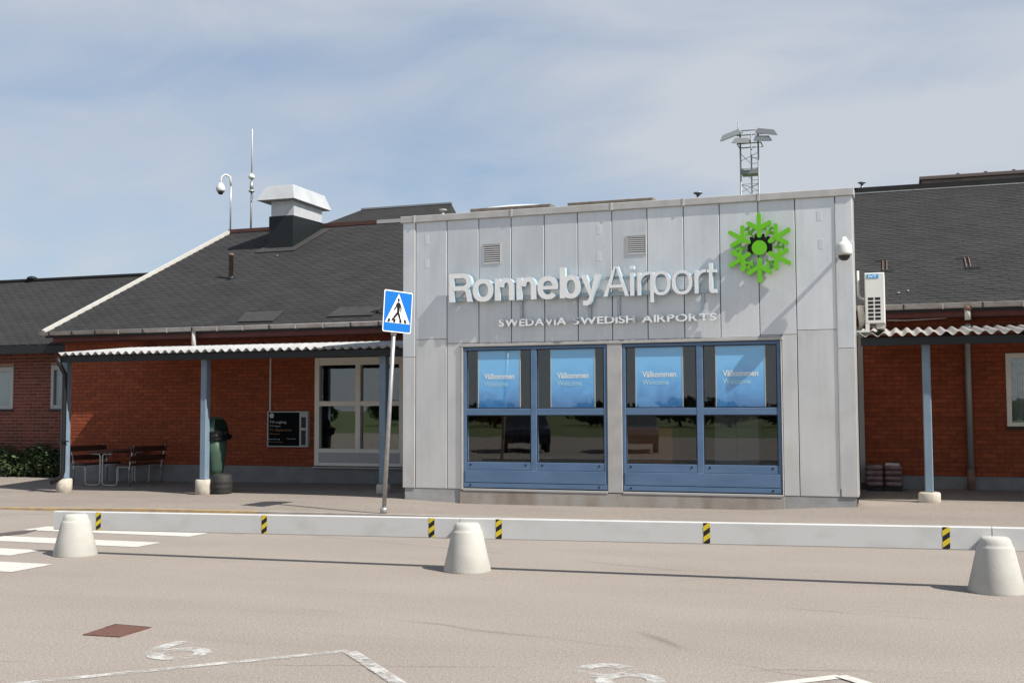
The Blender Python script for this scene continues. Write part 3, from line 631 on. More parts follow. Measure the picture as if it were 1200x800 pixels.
# ================================================================== THE ENTRANCE BLOCK
Y0 = 17.15; BL, BRX, BT = -7.842, -0.537, 4.746
blk = thing('entrance_block', 'light grey metal clad entrance block carrying the big airport lettering', 'building', ((BL + BRX) / 2, Y0, 0))
XS = [BL, -7.608, -7.040, -6.471, -5.903, -5.334, -4.772, -4.208, -3.638, -3.062, -2.504, -1.917, -1.371, -0.785, BRX]
HEAD = 2.672
def zf(x, y): return PY(x, y, Y0).z
jz = {0: zf(480, 418.5), 1: zf(505, 397.5), 2: zf(531, 402.3), 11: zf(927, 391.8), 12: zf(959, 386.3), 13: zf(992, 408)}
GAP, CB = .006, .285
def panel(a, b, z0, z1, mm, out_=0.0):
    return MB().bbox((a + GAP, Y0 - out_, z0 + .003), (b - GAP, Y0 + .022, z1 - .003), .005).build('cladding_panel', mm, blk)
for i in range(14):
    a, b = XS[i], XS[i + 1]
    o_ = .012 if i in (0, 13) else 0.0
    if i in jz:
        za = jz[i]; panel(a, b, za, BT, M_CLAD, o_)
        bb = b; aa = a
        if i == 2: bb = -6.790
        if i == 11: aa = -1.600
        panel(aa, bb, CB, za, M_CLADW, o_)
        if i == 2: panel(-6.790, b, HEAD, za, M_CLAD)
        if i == 11: panel(a, -1.600, HEAD, za, M_CLAD)
    else: panel(a, b, HEAD, BT, M_CLAD)
# seam caps on the right corner and small sensor plates stuck to the panels
for x, z0, z1 in ((-0.785, .4, BT - .1),): MB().bbox((x - .007, Y0 - .016, z0), (x + .007, Y0 + .01, z1), .003).build('seam_cap', M_COP, blk)
for px in ((500, 281), (500, 309), (702, 269), (702, 300), (960, 253), (962, 286)):
    c = PY(*px, Y0); MB().bbox((c.x - .033, Y0 - .003, c.z - .075), (c.x + .033, Y0 + .002, c.z + .075), .001).build('blank_plate', mat('plate_pale', (0.50, 0.52, 0.535), 0.5), blk)
# the body: backing wall round the windows, sides, roof deck
WXA, WXB, WZ0, WZ1 = -6.745, -1.618, .315, 2.615
PIA, PIB = -4.302, -4.060
mb = MB(); wall_with_holes(mb, BL + .02, BRX - .02, .10, BT - .02, Y0 + .024, .15, [(WXA, PIA, WZ0, WZ1), (PIB, WXB, WZ0, WZ1)]); mb.build('wall', M_JOINT, blk)
BRI = -0.735   # behind its front return the block is set in
for xx, d, yend in ((BL, .02, 23.2), (BRX - .02, .02, Y0 + .60), (BRI - .02, .02, 23.2)):
    y = Y0 + .024 if xx != BRI - .02 else Y0 + .60
    while y < yend - .05:
        MB().box((xx, y + .006, .285), (xx + d, min(y + .57, yend) - .006, BT)).build('side_panel', M_CLADW, blk); y += .57
mb = MB().box((BL + .03, Y0 + .18, 4.40), (BRI - .03, 23.3, 4.60)); mb.box((BL + .021, Y0 + .18, .1), (BL + .1, 22.9, 4.5)); mb.box((BRI - .1, Y0 + .18, .1), (BRI - .021, 22.9, 4.5)); mb.box((BRI - .02, Y0 + .56, .1), (BRX - .021, Y0 + .60, 4.7))
mb.build('roof_deck', M_FELT, blk)
# coping in lengths with lapped joints
cx = [BL - .035, PY(486.5, 258, Y0).x, PY(600, 250, Y0).x, PY(717, 243, Y0).x, PY(801, 238, Y0).x, PY(889, 232, Y0).x, BRX + .03]
for i, (a, b) in enumerate(zip(cx, cx[1:])):
    MB().bbox((a + .002, Y0 - .045, BT - .004), (b - .002, Y0 + .30, BT + .108), .008).build('coping', M_COP, blk)
    if 0 < i: MB().bbox((a - .018, Y0 - .053, BT - .010), (a + .018, Y0 + .30, BT + .114), .004).build('coping_joint', M_COP, blk)
for xx in (BL - .03, BRI - .27): MB().box((xx, Y0 + .301, BT + .0), (xx + .30, 23.0, BT + .106)).build('coping', M_COP, blk)
# louvred vents
for (pa_, pb_) in (((566, 286), (587, 309)), ((734, 276), (757.5, 298))):
    A, B = PY(*pa_, Y0), PY(*pb_, Y0); z1, z0 = A.z, (B.z if True else 0)
    f = MB()
    for (u0, v0, u1, v1) in ((A.x, z0, B.x, z0 + .02), (A.x, z1 - .02, B.x, z1), (A.x, z0 + .02, A.x + .018, z1 - .02), (B.x - .018, z0 + .02, B.x, z1 - .02)): f.box((u0, Y0 - .014, v0), (u1, Y0 - .001, v1))
    vent = f.build('vent_grille', M_GREYF, blk)
    MB().box((A.x + .018, Y0 - .006, z0 + .02), (B.x - .018, Y0 - .002, z1 - .02)).build('backing', M_DARK, vent)
    n = 9
    for k in range(n):
        zz = z0 + .03 + (z1 - z0 - .06) * k / (n - 1); MB().hexa([(A.x + .019, Y0 - .013, zz - .012), (B.x - .019, Y0 - .013, zz - .012), (B.x - .019, Y0 - .0065, zz + .004), (A.x + .019, Y0 - .0065, zz + .004), (A.x + .019, Y0 - .013, zz - .006), (B.x - .019, Y0 - .013, zz - .006), (B.x - .019, Y0 - .0065, zz + .010), (A.x + .019, Y0 - .0065, zz + .010)]).build('slat', M_GREYF, vent)
# plinth
MB().box((BL + .04, Y0 + .006, -.2), (-6.80, Y0 + .2, .283)).build('plinth', M_PLINTHB, blk)
MB().hexa([(-6.80, Y0 - .035, -.2), (-1.60, Y0 - .035, -.2), (-1.60, Y0 + .2, -.2), (-6.80, Y0 + .2, -.2), (-6.80, Y0 - .02, .262), (-1.60, Y0 - .02, .262), (-1.60, Y0 + .2, .262), (-6.80, Y0 + .2, .262)]).build('plinth', M_CONC, blk)
MB().box((-1.60, Y0 + .006, -.2), (BRX - .03, Y0 + .2, .283)).build('plinth', M_PLINTHB, blk)
MB().box((BL + .06, Y0 + .2, -.2), (BL + .2, 20.5, .28)).build('plinth', M_CONC, blk); MB().box((BRI - .17, Y0 + .2, -.2), (BRI - .03, 20.5, .28)).build('plinth', M_CONC, blk)
# head flashing, sill flashing, jamb trims, pier
MB().bbox((-6.81, Y0 - .032, HEAD - .055), (-1.585, Y0 + .02, HEAD - .004), .006).build('head_flashing', M_COP, blk)
for a, b in ((-6.788, WXA), (WXB, -1.602)): MB().bbox((a, Y0 - .03, .275), (b, Y0 + .022, HEAD - .056), .005).build('jamb_trim', M_COP, blk)
MB().bbox((PIA + .002, Y0 - .022, .275), (PIB - .002, Y0 + .022, HEAD - .056), .006).build('pier', M_COP, blk)
for a, b in ((WXA, PIA), (PIB, WXB)): MB().bbox((a, Y0 - .03, .263), (b, Y0 + .02, .300), .004).build('sill_flashing', M_GREYF, blk)
def blue_window(a, b):
    Yw = Y0 + .030
    zz = [.315, .732, 1.494, 1.600, 2.560, 2.607]
    mid = (a + b) / 2; fw = .055
    w = bpy.data.objects.new('window', None); COL.objects.link(w); w.parent = blk; c = Vector((mid, Yw, .3)); w.location = c - WLOC[blk.name]; WLOC[w.name] = c
    mb = MB()
    for x0, x1 in ((a + .003, a + fw), (mid - .05, mid + .05), (b - fw, b - .003)): mb.bbox((x0, Yw - .04, zz[0]), (x1, Yw + .07, zz[5]), .006)
    for x0, x1 in ((a + fw, mid - .05), (mid + .05, b - fw)):
        for z0, z1 in ((zz[1] - .128, zz[1]), (zz[2], zz[3]), (zz[4], zz[5])): mb.bbox((x0, Yw - .037, z0), (x1, Yw + .065, z1), .005)
    mb.build('frame', M_BLUE, w)
    MB().bbox((a + fw - .02, Yw - .052, .402), (b - fw + .02, Yw - .042, .602), .004).build('panel', M_BLUE, w)
    MB().bbox((a + .01, Yw - .050, .318), (b - .01, Yw - .041, .394), .004).build('bottom_rail', M_BLUE, w)
    for x in (a + .13, mid - .14, mid + .14, b - .14): MB().lathe([(.017, 0), (.015, .007)], (x, Yw - .036, .690), 10, axis=(0, -1, 0)).build('bolt', M_DARK, w)
    for x in (a + .13, b - .14): MB().lathe([(.017, 0), (.015, .007)], (x, Yw - .049, .358), 10, axis=(0, -1, 0)).build('bolt', M_DARK, w)
    for x0, x1 in ((a + fw, mid - .05), (mid + .05, b - fw)):
        for z0, z1 in ((zz[1], zz[2]), (zz[3], zz[4])):
            MB().box((x0 - .003, Yw - .018, z0 - .003), (x1 + .003, Yw - .010, z1 + .003)).build('pane', G_WIN, w)
            f = MB()
            for (u0, v0, u1, v1) in ((x0, z0, x1, z0 + .014), (x0, z1 - .014, x1, z1), (x0, z0 + .014, x0 + .014, z1 - .014), (x1 - .014, z0 + .014, x1, z1 - .014)): f.box((u0, Yw - .032, v0), (u1, Yw - .0185, v1))
            f.build('glazing_bead', M_DARK, w)
    return w
blue_window(WXA, PIA); blue_window(PIB, WXB)
mb = MB(); rz0, rz1 = .32, 2.9
mb.box((BL + .12, Y0 + .19, rz0 - .05), (BRI - .12, 22.5, rz0), 1); mb.box((BL + .12, Y0 + .19, rz1), (BRI - .12, 22.5, rz1 + .05)); mb.box((BL + .12, 22.5, rz0), (BRI - .12, 22.6, rz1))
mb.build('room', [M_ROOMW, M_ROOMF], blk)
# rooflights on the flat roof
def skylight(name, label, xa, xb, za, zb, y, dome):
    t = thing(name, label, 'rooflight', ((xa + xb) / 2, y + .6, 4.6), 'rooflights on the flat roof of the entrance block')
    MB().box((xa + .06, y + .05, 4.6), (xb - .06, y + 1.25, za)).build('kerb', M_GALV, t)
    MB().bbox((xa, y, za), (xb, y + 1.3, zb), .01).build('frame', mat('rooflight_frame', (0.14, 0.11, 0.09), 0.7, c2=(0.2, 0.17, 0.14), scale=8), t)
    mb = MB(); nx, ny = 12, 8; vs = []; fs = []
    for j in range(ny + 1):
        for i in range(nx + 1):
            u, v = i / nx, j / ny; vs.append((xa + .06 + (xb - xa - .12) * u, y + .06 + 1.18 * v, zb - .005 + dome * math.sqrt(max(0, math.sin(math.pi * u) * math.sin(math.pi * v)))))
    for j in range(ny):
        for i in range(nx): a = j * (nx + 1) + i; fs.append((a, a + 1, a + nx + 2, a + nx + 1))
    mb.add(vs, fs, 0, True).build('dome', mat('rooflight_dome', (0.62, 0.66, 0.70), 0.3), t); return t
s1, s2, s3, s4 = PY(551, 247.5, 19.6), PY(645, 241, 19.6), PY(665, 240.5, 19.6), PY(765, 234.5, 19.6)
skylight('rooflight', 'rooflight with pale domed top above the left end of the grey block', s1.x, s2.x, s1.z - .03, s1.z + .045, 19.6, .11)
skylight('rooflight', 'flatter rooflight with brown frame above the middle of the grey block', s3.x, s4.x, s3.z - .03, s3.z + .045, 19.6, .02)
# small vent pipes
def vent_pipe(px, y, label, base_z, h=.09, r=.05, m=M_STEEL):
    p = PY(*px, y); t = thing('vent_pipe', label, 'vent pipe', (p.x, y, base_z))
    MB().lathe([(r * .55, 0), (r * .55, p.z - base_z - .02)], (p.x, y, base_z), 12).build('pipe', m, t)
    MB().lathe([(r * .55, 0), (r * 1.6, .03), (r * 1.6, .045), (.01, .05)], (p.x, y, p.z - .04), 12).build('cap', m, t)
vent_pipe((818, 226), 19.0, 'thin dark vent pipe on the flat roof between lettering and floodlight mast', 4.6)
vent_pipe((1010, 214), 27.2, 'small vent pipe on the roof ridge just right of the grey block', RGZ - .1, r=.06)
vent_pipe((519, 246), 20.0, 'short white vent pipe at the left end of the flat roof', 4.6, m=M_WHITE)
pr = PR(270.5, 326)
t = thing('roof_pipe', 'rusty brown pipe standing on the left shingle roof', 'pipe', pr)
MB().lathe([(.055, -.1), (.055, .55), (.062, .55), (.062, .60), (.045, .60)], pr, 14).build('pipe', M_RUST, t)
MB().lathe([(.13, -.03), (.07, .06)], pr + Vector((0, 0, 0)), 14, axis=EN).build('collar', M_CHIMD, t)

# ================================================================== LETTERS AND LOGO ON THE FACADE
LF = Y0 - .185
sign = thing('airport_lettering', 'large white raised letters on the grey facade reading Ronneby Airport', 'lettering', (-4.8, Y0, 3.34))
zb = 3.35; CAPZ = .478
def band(mb, outer, inner, y, t, front=0, side=1):
    """a closed strip between two equally long point rows (x, z), extruded back from y by t"""
    n = len(outer); base = len(mb.v)
    for yy in (y, y + t): mb.v += [Vector((p[0], yy, p[1])) for p in outer] + [Vector((p[0], yy, p[1])) for p in inner]
    def q(f, m_): mb.f.append([base + i for i in f]); mb.m.append(m_); mb.sm.append(False)
    for i in range(n - 1):
        q((i, i + 1, n + i + 1, n + i), front); q((3 * n + i, 3 * n + i + 1, 2 * n + i + 1, 2 * n + i), side)
        q((i + 1, i, 2 * n + i, 2 * n + i + 1), side); q((n + i, n + i + 1, 3 * n + i + 1, 3 * n + i), side)
    q((0, n, 3 * n, 2 * n), side); q((2 * n - 1, n - 1, 3 * n - 1, 4 * n - 1), side)
def letter(ch, x0, w, zb, t, y, dep):
    mb = MB(); XH, CAP, k = .358, .470, [0]
    def yy(): k[0] += 1; return y - .0006 * k[0]
    def poly(pts): mb.prism([(x0 + px, zb + pz) for px, pz in pts], (0, yy() + dep, 0), EX, EZ, -EY, dep, 0, 1)
    def ring(cx, cz, rx, rz, tx, tz, a0=0, a1=360, n=40):
        P = [math.radians(a0 + (a1 - a0) * i / n) for i in range(n + 1)]
        sq = lambda v, p=.88: math.copysign(abs(v) ** p, v)
        band(mb, [(x0 + cx + rx * sq(math.cos(a)), zb + cz + rz * sq(math.sin(a))) for a in P], [(x0 + cx + (rx - tx) * sq(math.cos(a)), zb + cz + (rz - tz) * sq(math.sin(a))) for a in P], yy(), dep)
    def rect(a, b, c, d): poly([(a, c), (b, c), (b, d), (a, d)])
    th = t * .86
    if ch == 'o': ring(w / 2, XH / 2, w / 2, XH / 2 + .008, t, th)
    elif ch == 'n':
        rect(0, t, 0, XH); r = w - t * .75; ring(w - r / 2, XH - .165, r / 2, .173, t, th, 0, 172); rect(w - t, w, 0, XH - .163)
    elif ch == 'r':
        rect(0, t, 0, XH); ring(w * .92, XH - .20, w * .92, .206, t * .95, th, 88, 165)
    elif ch == 'e':
        ring(w / 2, XH / 2, w / 2, XH / 2 + .008, t, th, 0, 318); rect(t * .5, w * .985, XH / 2 - th * .36, XH / 2 + th * .36)
    elif ch == 'b': rect(0, t, 0, .492); ring(w * .53, XH / 2, w * .47, XH / 2 + .008, t, th)
    elif ch == 'p': rect(0, t, -.115, XH); ring(w * .53, XH / 2, w * .47, XH / 2 + .008, t, th)
    elif ch == 'y':
        poly([(0, XH), (w * .60, -.02), (w * .60 - t * .2, .10), (t * 1.12, XH)][::-1] if False else [(w * .46, 0), (w * .62, .02), (t * 1.12, XH), (0, XH)])
        poly([(w * .42, -.045), (w * .56, -.03), (w, XH), (w - t * 1.1, XH)])
        band(mb, [(x0 + w * px, zb + pz) for px, pz in ((.60, .02), (.545, -.06), (.47, -.105), (.36, -.128), (.24, -.130), (.12, -.122))], [(x0 + w * px, zb + pz) for px, pz in ((.44, .02), (.395, -.025), (.35, -.045), (.29, -.053), (.22, -.053), (.12, -.047))], yy(), dep)
    elif ch == 'A':
        poly([(0, 0), (t * 1.12, 0), (w * .5 + t * .1, CAP), (w * .5 - t * .62, CAP)]); poly([(w - t * 1.12, 0), (w, 0), (w * .5 + t * .62, CAP), (w * .5 - t * .1, CAP)]); rect(w * .2, w * .8, .135, .135 + th)
    elif ch == 'i': rect(0, w, 0, XH); rect(0, w, XH + .058, XH + .058 + t)
    elif ch == 't':
        rect(w * .22, w * .22 + t, .05, XH + .10); rect(0, w, XH - th, XH); band(mb, [(x0 + w * px, zb + pz) for px, pz in ((.22, .08), (.25, .035), (.36, .004), (.60, -.006), (1.0, .0))], [(x0 + w * .22 + t, zb + .08), (x0 + w * .24 + t, zb + .066), (x0 + w * .34 + t, zb + .053), (x0 + w * .42 + t, zb + .05), (x0 + w, zb + .055)], yy(), dep)
    elif ch == 'R':
        rect(0, t, 0, CAP); rect(t * .6, w * .56, CAP - th, CAP); rect(t * .6, w * .60, .185, .185 + th); ring(w * .55, (CAP + .185) / 2, w * .40, (CAP - .185) / 2, t, th, -92, 92)
        poly([(w * .76, 0), (w, 0), (w * .965, .04), (w * .93, .13), (w * .86, .20), (w * .62, .22), (w * .55, .195), (w * .68, .17), (w * .735, .11)])
    return mb
def zoomx(v, ox): return ox + v / 7.06
L1 = [('R', 45, 240), ('o', 240, 410), ('n', 422, 583), ('n', 602, 765), ('e', 775, 947), ('b', 960, 1132)]
L2 = [('y', 2, 170), ('A', 190, 402), ('i', 412, 446), ('r', 472, 577), ('p', 580, 748), ('o', 757, 928), ('r', 946, 1046), ('t', 1048, 1128)]
for (ox, lst) in ((520, L1), (680, L2)):
    for ch, a, b in lst:
        bold = ox == 520 or ch == 'y'
        xa, xb = PY(zoomx(a, ox), 340, LF).x, PY(zoomx(b, ox), 340, LF).x
        mb = letter(ch, xa, xb - xa, zb, .090 if bold else .054, LF, .10)
        mb.build('letter', [M_LITE, M_LSIDE], sign)
xa, xb = PY(528, 350, Y0).x, PY(840, 345, Y0).x
for z in (3.372, 3.63): MB().box((xa, Y0 - .085, z), (xb, Y0 - .06, z + .045)).build('rail', M_RAIL, sign)
for x in (-6.6, -5.6, -4.6, -3.6, -2.8):
    for z in (3.380, 3.638): MB().box((x - .015, Y0 - .06, z), (x + .015, Y0 - .001, z + .03)).build('bracket', M_RAIL, sign)
sub = thing('small_lettering', 'small silver capitals reading Swedavia Swedish Airports below the big letters', 'lettering', (-4.3, Y0, 2.93))
for word, a, b in (('SWEDAVIA', 583.7, 662.6), ('SWEDISH', 670.7, 743.9), ('AIRPORTS', 751.3, 839.4)):
    xa, xb = PY(a, 376, Y0 - .13).x, PY(b, 376, Y0 - .13).x
    ws = [glyph(c, .024)[2] for c in word]; gp = .06; tot = sum(ws) + gp * (len(word) - 1); k = (xb - xa) / tot; x = xa
    hh = glyph('E', .024); sy = .114 / (hh[4] - hh[3])
    for c, w in zip(word, ws):
        mb = MB(); put_glyph(mb, c, (x, Y0 - .085, 2.937), EX, EZ, -EY, k, sy, .024, .03, 1.0, 0, 1); mb.build('letter', [M_SILV, M_RAIL], sub); x += (w + gp) * k
for a, b in ((625, 692), (692, 760), (760, 828)):
    xa, xb = PY(a, 375, Y0 - .09).x, PY(b, 375, Y0 - .09).x
    MB().box((xa, Y0 - .064, 2.975), (xb - .01, Y0 - .05, 2.999)).build('rail', M_RAIL, sub)
for px in (609.5, 690, 724, 823): x = PY(px, 365, Y0 - .09).x; MB().box((x - .022, Y0 - .049, 2.96), (x + .022, Y0 - .03, 3.37)).box((x - .01, Y0 - .03, 3.1), (x + .01, Y0 - .001, 3.13)).build('hanger', M_RAIL, sub)

# snowflake emblem
lc = PY(889.8, 290.2, Y0 - .14)
logo = thing('snowflake_emblem', 'bright green snowflake emblem mounted at the top right of the facade', 'emblem', (lc.x, Y0, lc.z - .53))
def capsule(a, b, r, n=7):
    ang = math.atan2(b[1] - a[1], b[0] - a[0]); pts = []
    for k in range(n + 1): t = ang + math.pi / 2 + math.pi * k / n; pts.append((a[0] + r * math.cos(t), a[1] + r * math.sin(t)))
    for k in range(n + 1): t = ang - math.pi / 2 + math.pi * k / n; pts.append((b[0] + r * math.cos(t), b[1] + r * math.sin(t)))
    return pts
o_ = (lc.x, Y0 - .10, lc.z)
def rot(p, a): c, s = math.cos(a), math.sin(a); return (p[0] * c - p[1] * s, p[0] * s + p[1] * c)
MB().prism([(.112 * math.cos(2 * math.pi * i / 28), .112 * math.sin(2 * math.pi * i / 28)) for i in range(28)], o_, EX, EZ, -EY, .05).build('disc', M_GREEN, logo)
for k in range(6):
    a = math.pi / 3 * k; mb = MB()
    for (p, q, j) in (((0, .185), (0, .500), 0), ((0, .285), (.155, .375), 1), ((0, .285), (-.155, .375), 2)):
        mb.prism([rot(v, a) for v in capsule(p, q, .033)], (o_[0], o_[1] - .0007 * j, o_[2]), EX, EZ, -EY, .05 + .0 * j)
    mb.build('snowflake_arm', M_GREEN, logo)
    b = a + math.pi / 6; mb = MB()
    for j, (p, q, r0) in enumerate((((0, .215), (0, .358), .016), ((-.075, .292), (0, .262), .017), ((.075, .292), (0, .262), .017), ((-.034, .355), (0, .340), .011), ((.034, .355), (0, .340), .011))):
        mb.prism([rot(v, b) for v in capsule(p, q, r0)], (o_[0], o_[1] + .01 - .0007 * j, o_[2]), EX, EZ, -EY, .04)
    mb.build('aircraft', M_GREEN, logo)
ring = []
for i in range(0, 41):
    t = math.radians(-30 + 240 * i / 40); dg = math.degrees(t); r_ = .185 + (.042 if (42 < dg < 58 or 66 < dg < 80 or 100 < dg < 114 or 122 < dg < 138) else 0); ring.append((r_ * math.cos(t), r_ * math.sin(t)))
ring += [(.10 * math.cos(math.radians(210 - 240 * i / 30)), .10 * math.sin(math.radians(210 - 240 * i / 30))) for i in range(31)]
MB().prism(ring, (lc.x, Y0 - .03, lc.z), EX, EZ, -EY, .04).build('mounting_plate', M_DARK, logo)
for k in range(6):
    t = math.pi / 3 * k + math.pi / 2; x, z = .3 * math.cos(t), .3 * math.sin(t)
    MB().lathe([(.012, 0), (.012, .1)], (lc.x + x, Y0 - .005, lc.z + z), 8, axis=(0, -1, 0)).build('stand_off', M_STEEL, logo)

# ================================================================== CANOPIES
def canopy(label, XA, XB, zfront, posts, m, beamm):
    t = thing('canopy', label, 'canopy', ((XA + XB) / 2, 18.05, 0))
    YF, YB = 17.75, 20.50; rise = .27; mb = MB(); per = .1775; n = int((XB - XA) / per * 12); vs = []; fs = []
    for (y, z) in ((YF, zfront), (YF + 1.3, zfront + rise * .47), (YB, zfront + rise)):
        for i in range(n + 1):
            x = XA + (XB - XA) * i / n; vs.append((x, y, z + .029 * math.cos(2 * math.pi * (x - XA) / per)))
    m1 = len(vs); vs += [(v[0], v[1], v[2] - .007) for v in vs]
    for j in range(2):
        for i in range(n):
            a = j * (n + 1) + i; fs.append((a, a + 1, a + n + 2, a + n + 1)); fs.append((m1 + a, m1 + a + n + 1, m1 + a + n + 2, m1 + a + 1))
    for i in range(n): fs.append((i, m1 + i, m1 + i + 1, i + 1))
    mb.add(vs, fs, 0, True).build('corrugated_roof', m, t)
    MB().bbox((XA + .02, YF + .06, zfront - .165), (XB - .02, YF + .10, zfront - .042), .004).build('fascia', M_DARK, t)
    MB().bbox((XA + .03, 17.99, zfront - .145), (XB - .03, 18.11, zfront - .026), .005).build('beam', M_DARK, t)
    MB().box((XA + .03, 20.40, zfront + .06), (XB - .03, 20.49, zfront + .2)).build('wall_plate', M_DARK, t)
    x = XA + .1
    while x < XB: MB().beam((x, YF + .12, zfront - .075), (x, 20.4, zfront + .16), .05, .09).build('rafter', M_DARK, t); x += 1.2
    for (px, py, rf, hf, w) in posts:
        p = PY(px, py, 18.05); zt = zfront - .146; gz = pave_z(p.x, 18.05)
        MB().bbox((p.x - w / 2, 18.05 - w / 2, gz + hf), (p.x + w / 2, 18.05 + w / 2, zt), .012).build('post', M_BLUEP, t)
        MB().lathe([(rf, -.12), (rf, hf - .02), (rf - .02, hf)], (p.x, 18.05, gz), 24, smooth=True).build('concrete_foot', M_CONC2, t)
    return t
can1 = canopy('corrugated canopy on three blue posts along the left brick wall', -15.53, BL - .02, 2.70, ((75.5, 560, .15, .27, .13), (239.3, 560, .165, .28, .13), (449.5, 560, .13, .15, .13)), M_CORR, M_DARK)
can2 = canopy('weathered corrugated canopy with one blue post right of the entrance block', BRX + .04, 6.2, 2.70, ((1089, 570, .16, .15, .12), (1500, 570, .16, .15, .12)), M_CORR2, M_DARK)
# black downpipe of the left canopy
p = PY(70, 480, 17.95); xx = p.x
mb = MB(); mb.tube([(-15.56, 17.78, 2.64), (-15.54, 17.80, 2.52), (-15.50, 17.92, 2.30), (-15.52, 17.94, 2.1), (-15.52, 17.94, .40), (-15.55, 17.92, .28), (-15.72, 17.84, .18)], .045, 12)
mb.build('downpipe', M_BLACK, can1)
MB().box((-15.60, 17.80, .98), (-15.44, 18.0, 1.0)).build('pipe_clip', M_BLACK, can1)

# ================================================================== OBJECTS BY THE LEFT WALL
# information board with ticket machine
by = WY - .06
A, B = PY(314, 482, by), PY(361.5, 523, by)
bd = thing('information_board', 'black information board with grey ticket panel on the brick wall', 'notice board', ((A.x + B.x) / 2, by, .82))
z1, z0 = 1.562, .825
mb = MB()
for (u0, v0, u1, v1) in ((A.x, z0, B.x, z0 + .025), (A.x, z1 - .025, B.x, z1), (A.x, z0 + .025, A.x + .03, z1 - .025), (B.x - .2, z0 + .025, B.x, z1 - .025)): mb.bbox((u0, by - .03, v0), (u1, by + .06, v1), .004)
mb.build('frame', M_GREYF, bd)
MB().box((A.x + .03, by - .012, z0 + .025), (B.x - .2, by + .05, z1 - .025)).build('panel', M_BOARD, bd)
for (zz0, zz1) in ((1.22, 1.44), (.87, 1.17)): MB().bbox((B.x - .155, by - .036, zz0), (B.x - .05, by - .028, zz1), .003).build('slot_window', M_DARK, bd)
MB().bbox((B.x - .165, by - .04, 1.185), (B.x - .04, by - .028, 1.205), .003).build('ledge', M_WHITE, bd)
bx = A.x + .045
mb = MB(); mb.prism([(.052 * math.cos(2 * math.pi * i / 20), .052 * math.sin(2 * math.pi * i / 20)) for i in range(20)], (bx + .055, by - .013, 1.47), EX, EZ, -EY, .003); clk = mb.build('clock_symbol', M_TXT, bd)
MB().beam((bx + .052, by - .018, 1.475), (bx + .052, by - .018, 1.50), .004, .012).beam((bx + .052, by - .018, 1.47), (bx + .075, by - .018, 1.47), .004, .012).build('hand', M_BOARD, clk)
for txt, z, h, m_, wid in (('Till avgång.', 1.315, .055, M_TXT, .41), ('Till flyget', 1.245, .03, M_TXT, .27), ('To departures', 1.155, .05, M_ORG, .52), ('Gates', 1.085, .026, M_ORG, .25), ('Parkering', .975, .026, M_TXT, .25), ('Parking', .92, .024, M_ORG, .31)):
    mb = MB(); gg = glyph(txt); put_glyph(mb, txt, (bx, by - .014, z), EX, EZ, -EY, 1, h / .72, 0, 0, 1, 0, 0, w=wid); mb.build('text', m_, bd)
mb = MB(); put_glyph(mb, 'Information', (bx + .42, by - .014, .985), EX, EZ, -EY, 1, .03, 0, 0, 1, 0, 0, w=.2); mb.build('text', M_TXT, bd)
cx_ = PY(317, 430, WY - .02).x
t = tag(MB().bbox((cx_ - .018, WY - .03, 1.57), (cx_ + .018, WY - .002, 2.93), .004).build('cable_conduit', M_WHITE), 'thin white vertical cable conduit running up the brick wall above the board', 'conduit')

# picnic table with attached benches
pcx, py0, py1 = -15.63, 19.15, 20.30; gz = .03
pic = thing('picnic_table', 'picnic table with attached slatted benches on bent steel tubes under the canopy', 'picnic table', (pcx, (py0 + py1) / 2, gz))
def arc(pts, r=.07, n=5):
    pts = [Vector(p) for p in pts]; out_ = [pts[0]]
    for a, b, c in zip(pts, pts[1:], pts[2:]):
        u, v = (a - b).normalized(), (c - b).normalized(); s_, e_ = b + u * r, b + v * r
        for k in range(n + 1): t = k / n; out_.append(s_ * (1 - t) ** 2 + b * 2 * t * (1 - t) + e_ * t * t)
    return out_ + [pts[-1]]
for y in (py0 + .05, py1 - .05):
    for sgn in (-1, 1):
        mb = MB(); X = lambda d: pcx + sgn * d
        mb.tube(arc([(X(.27), y, .69), (X(.03), y, .69), (X(.03), y, .045), (X(.40), y, .045), (X(.40), y, .43), (X(.70), y, .43), (X(.70), y, .03)]), .017, 10)
        mb.tube(arc([(X(.70), y, .30), (X(.70), y, .45), (X(.80), y, .86)], .05), .017, 10)
        mb.build('tube_frame', M_GALV, pic)
for k in range(5): x = pcx - .26 + k * .13; MB().bbox((x - .06, py0, .71), (x + .06, py1, .745), .006).build('table_slat', M_WOOD, pic)
for sgn in (-1, 1):
    for k in range(3): x = pcx + sgn * (.44 + k * .105); MB().bbox((x - .047, py0, .448), (x + .047, py1, .48), .006).build('seat_slat', M_WOOD, pic)
    for (d, z) in ((.735, .60), (.77, .79)):
        x = pcx + sgn * d; MB().hexa([(x - .016, py0, z - .055), (x + .016, py0, z - .055), (x + .016, py1, z - .055), (x - .016, py1, z - .055), (x - .016 + sgn * .02, py0, z + .055), (x + .016 + sgn * .02, py0, z + .055), (x + .016 + sgn * .02, py1, z + .055), (x - .016 + sgn * .02, py1, z + .055)]).build('back_slat', M_WOOD, pic)

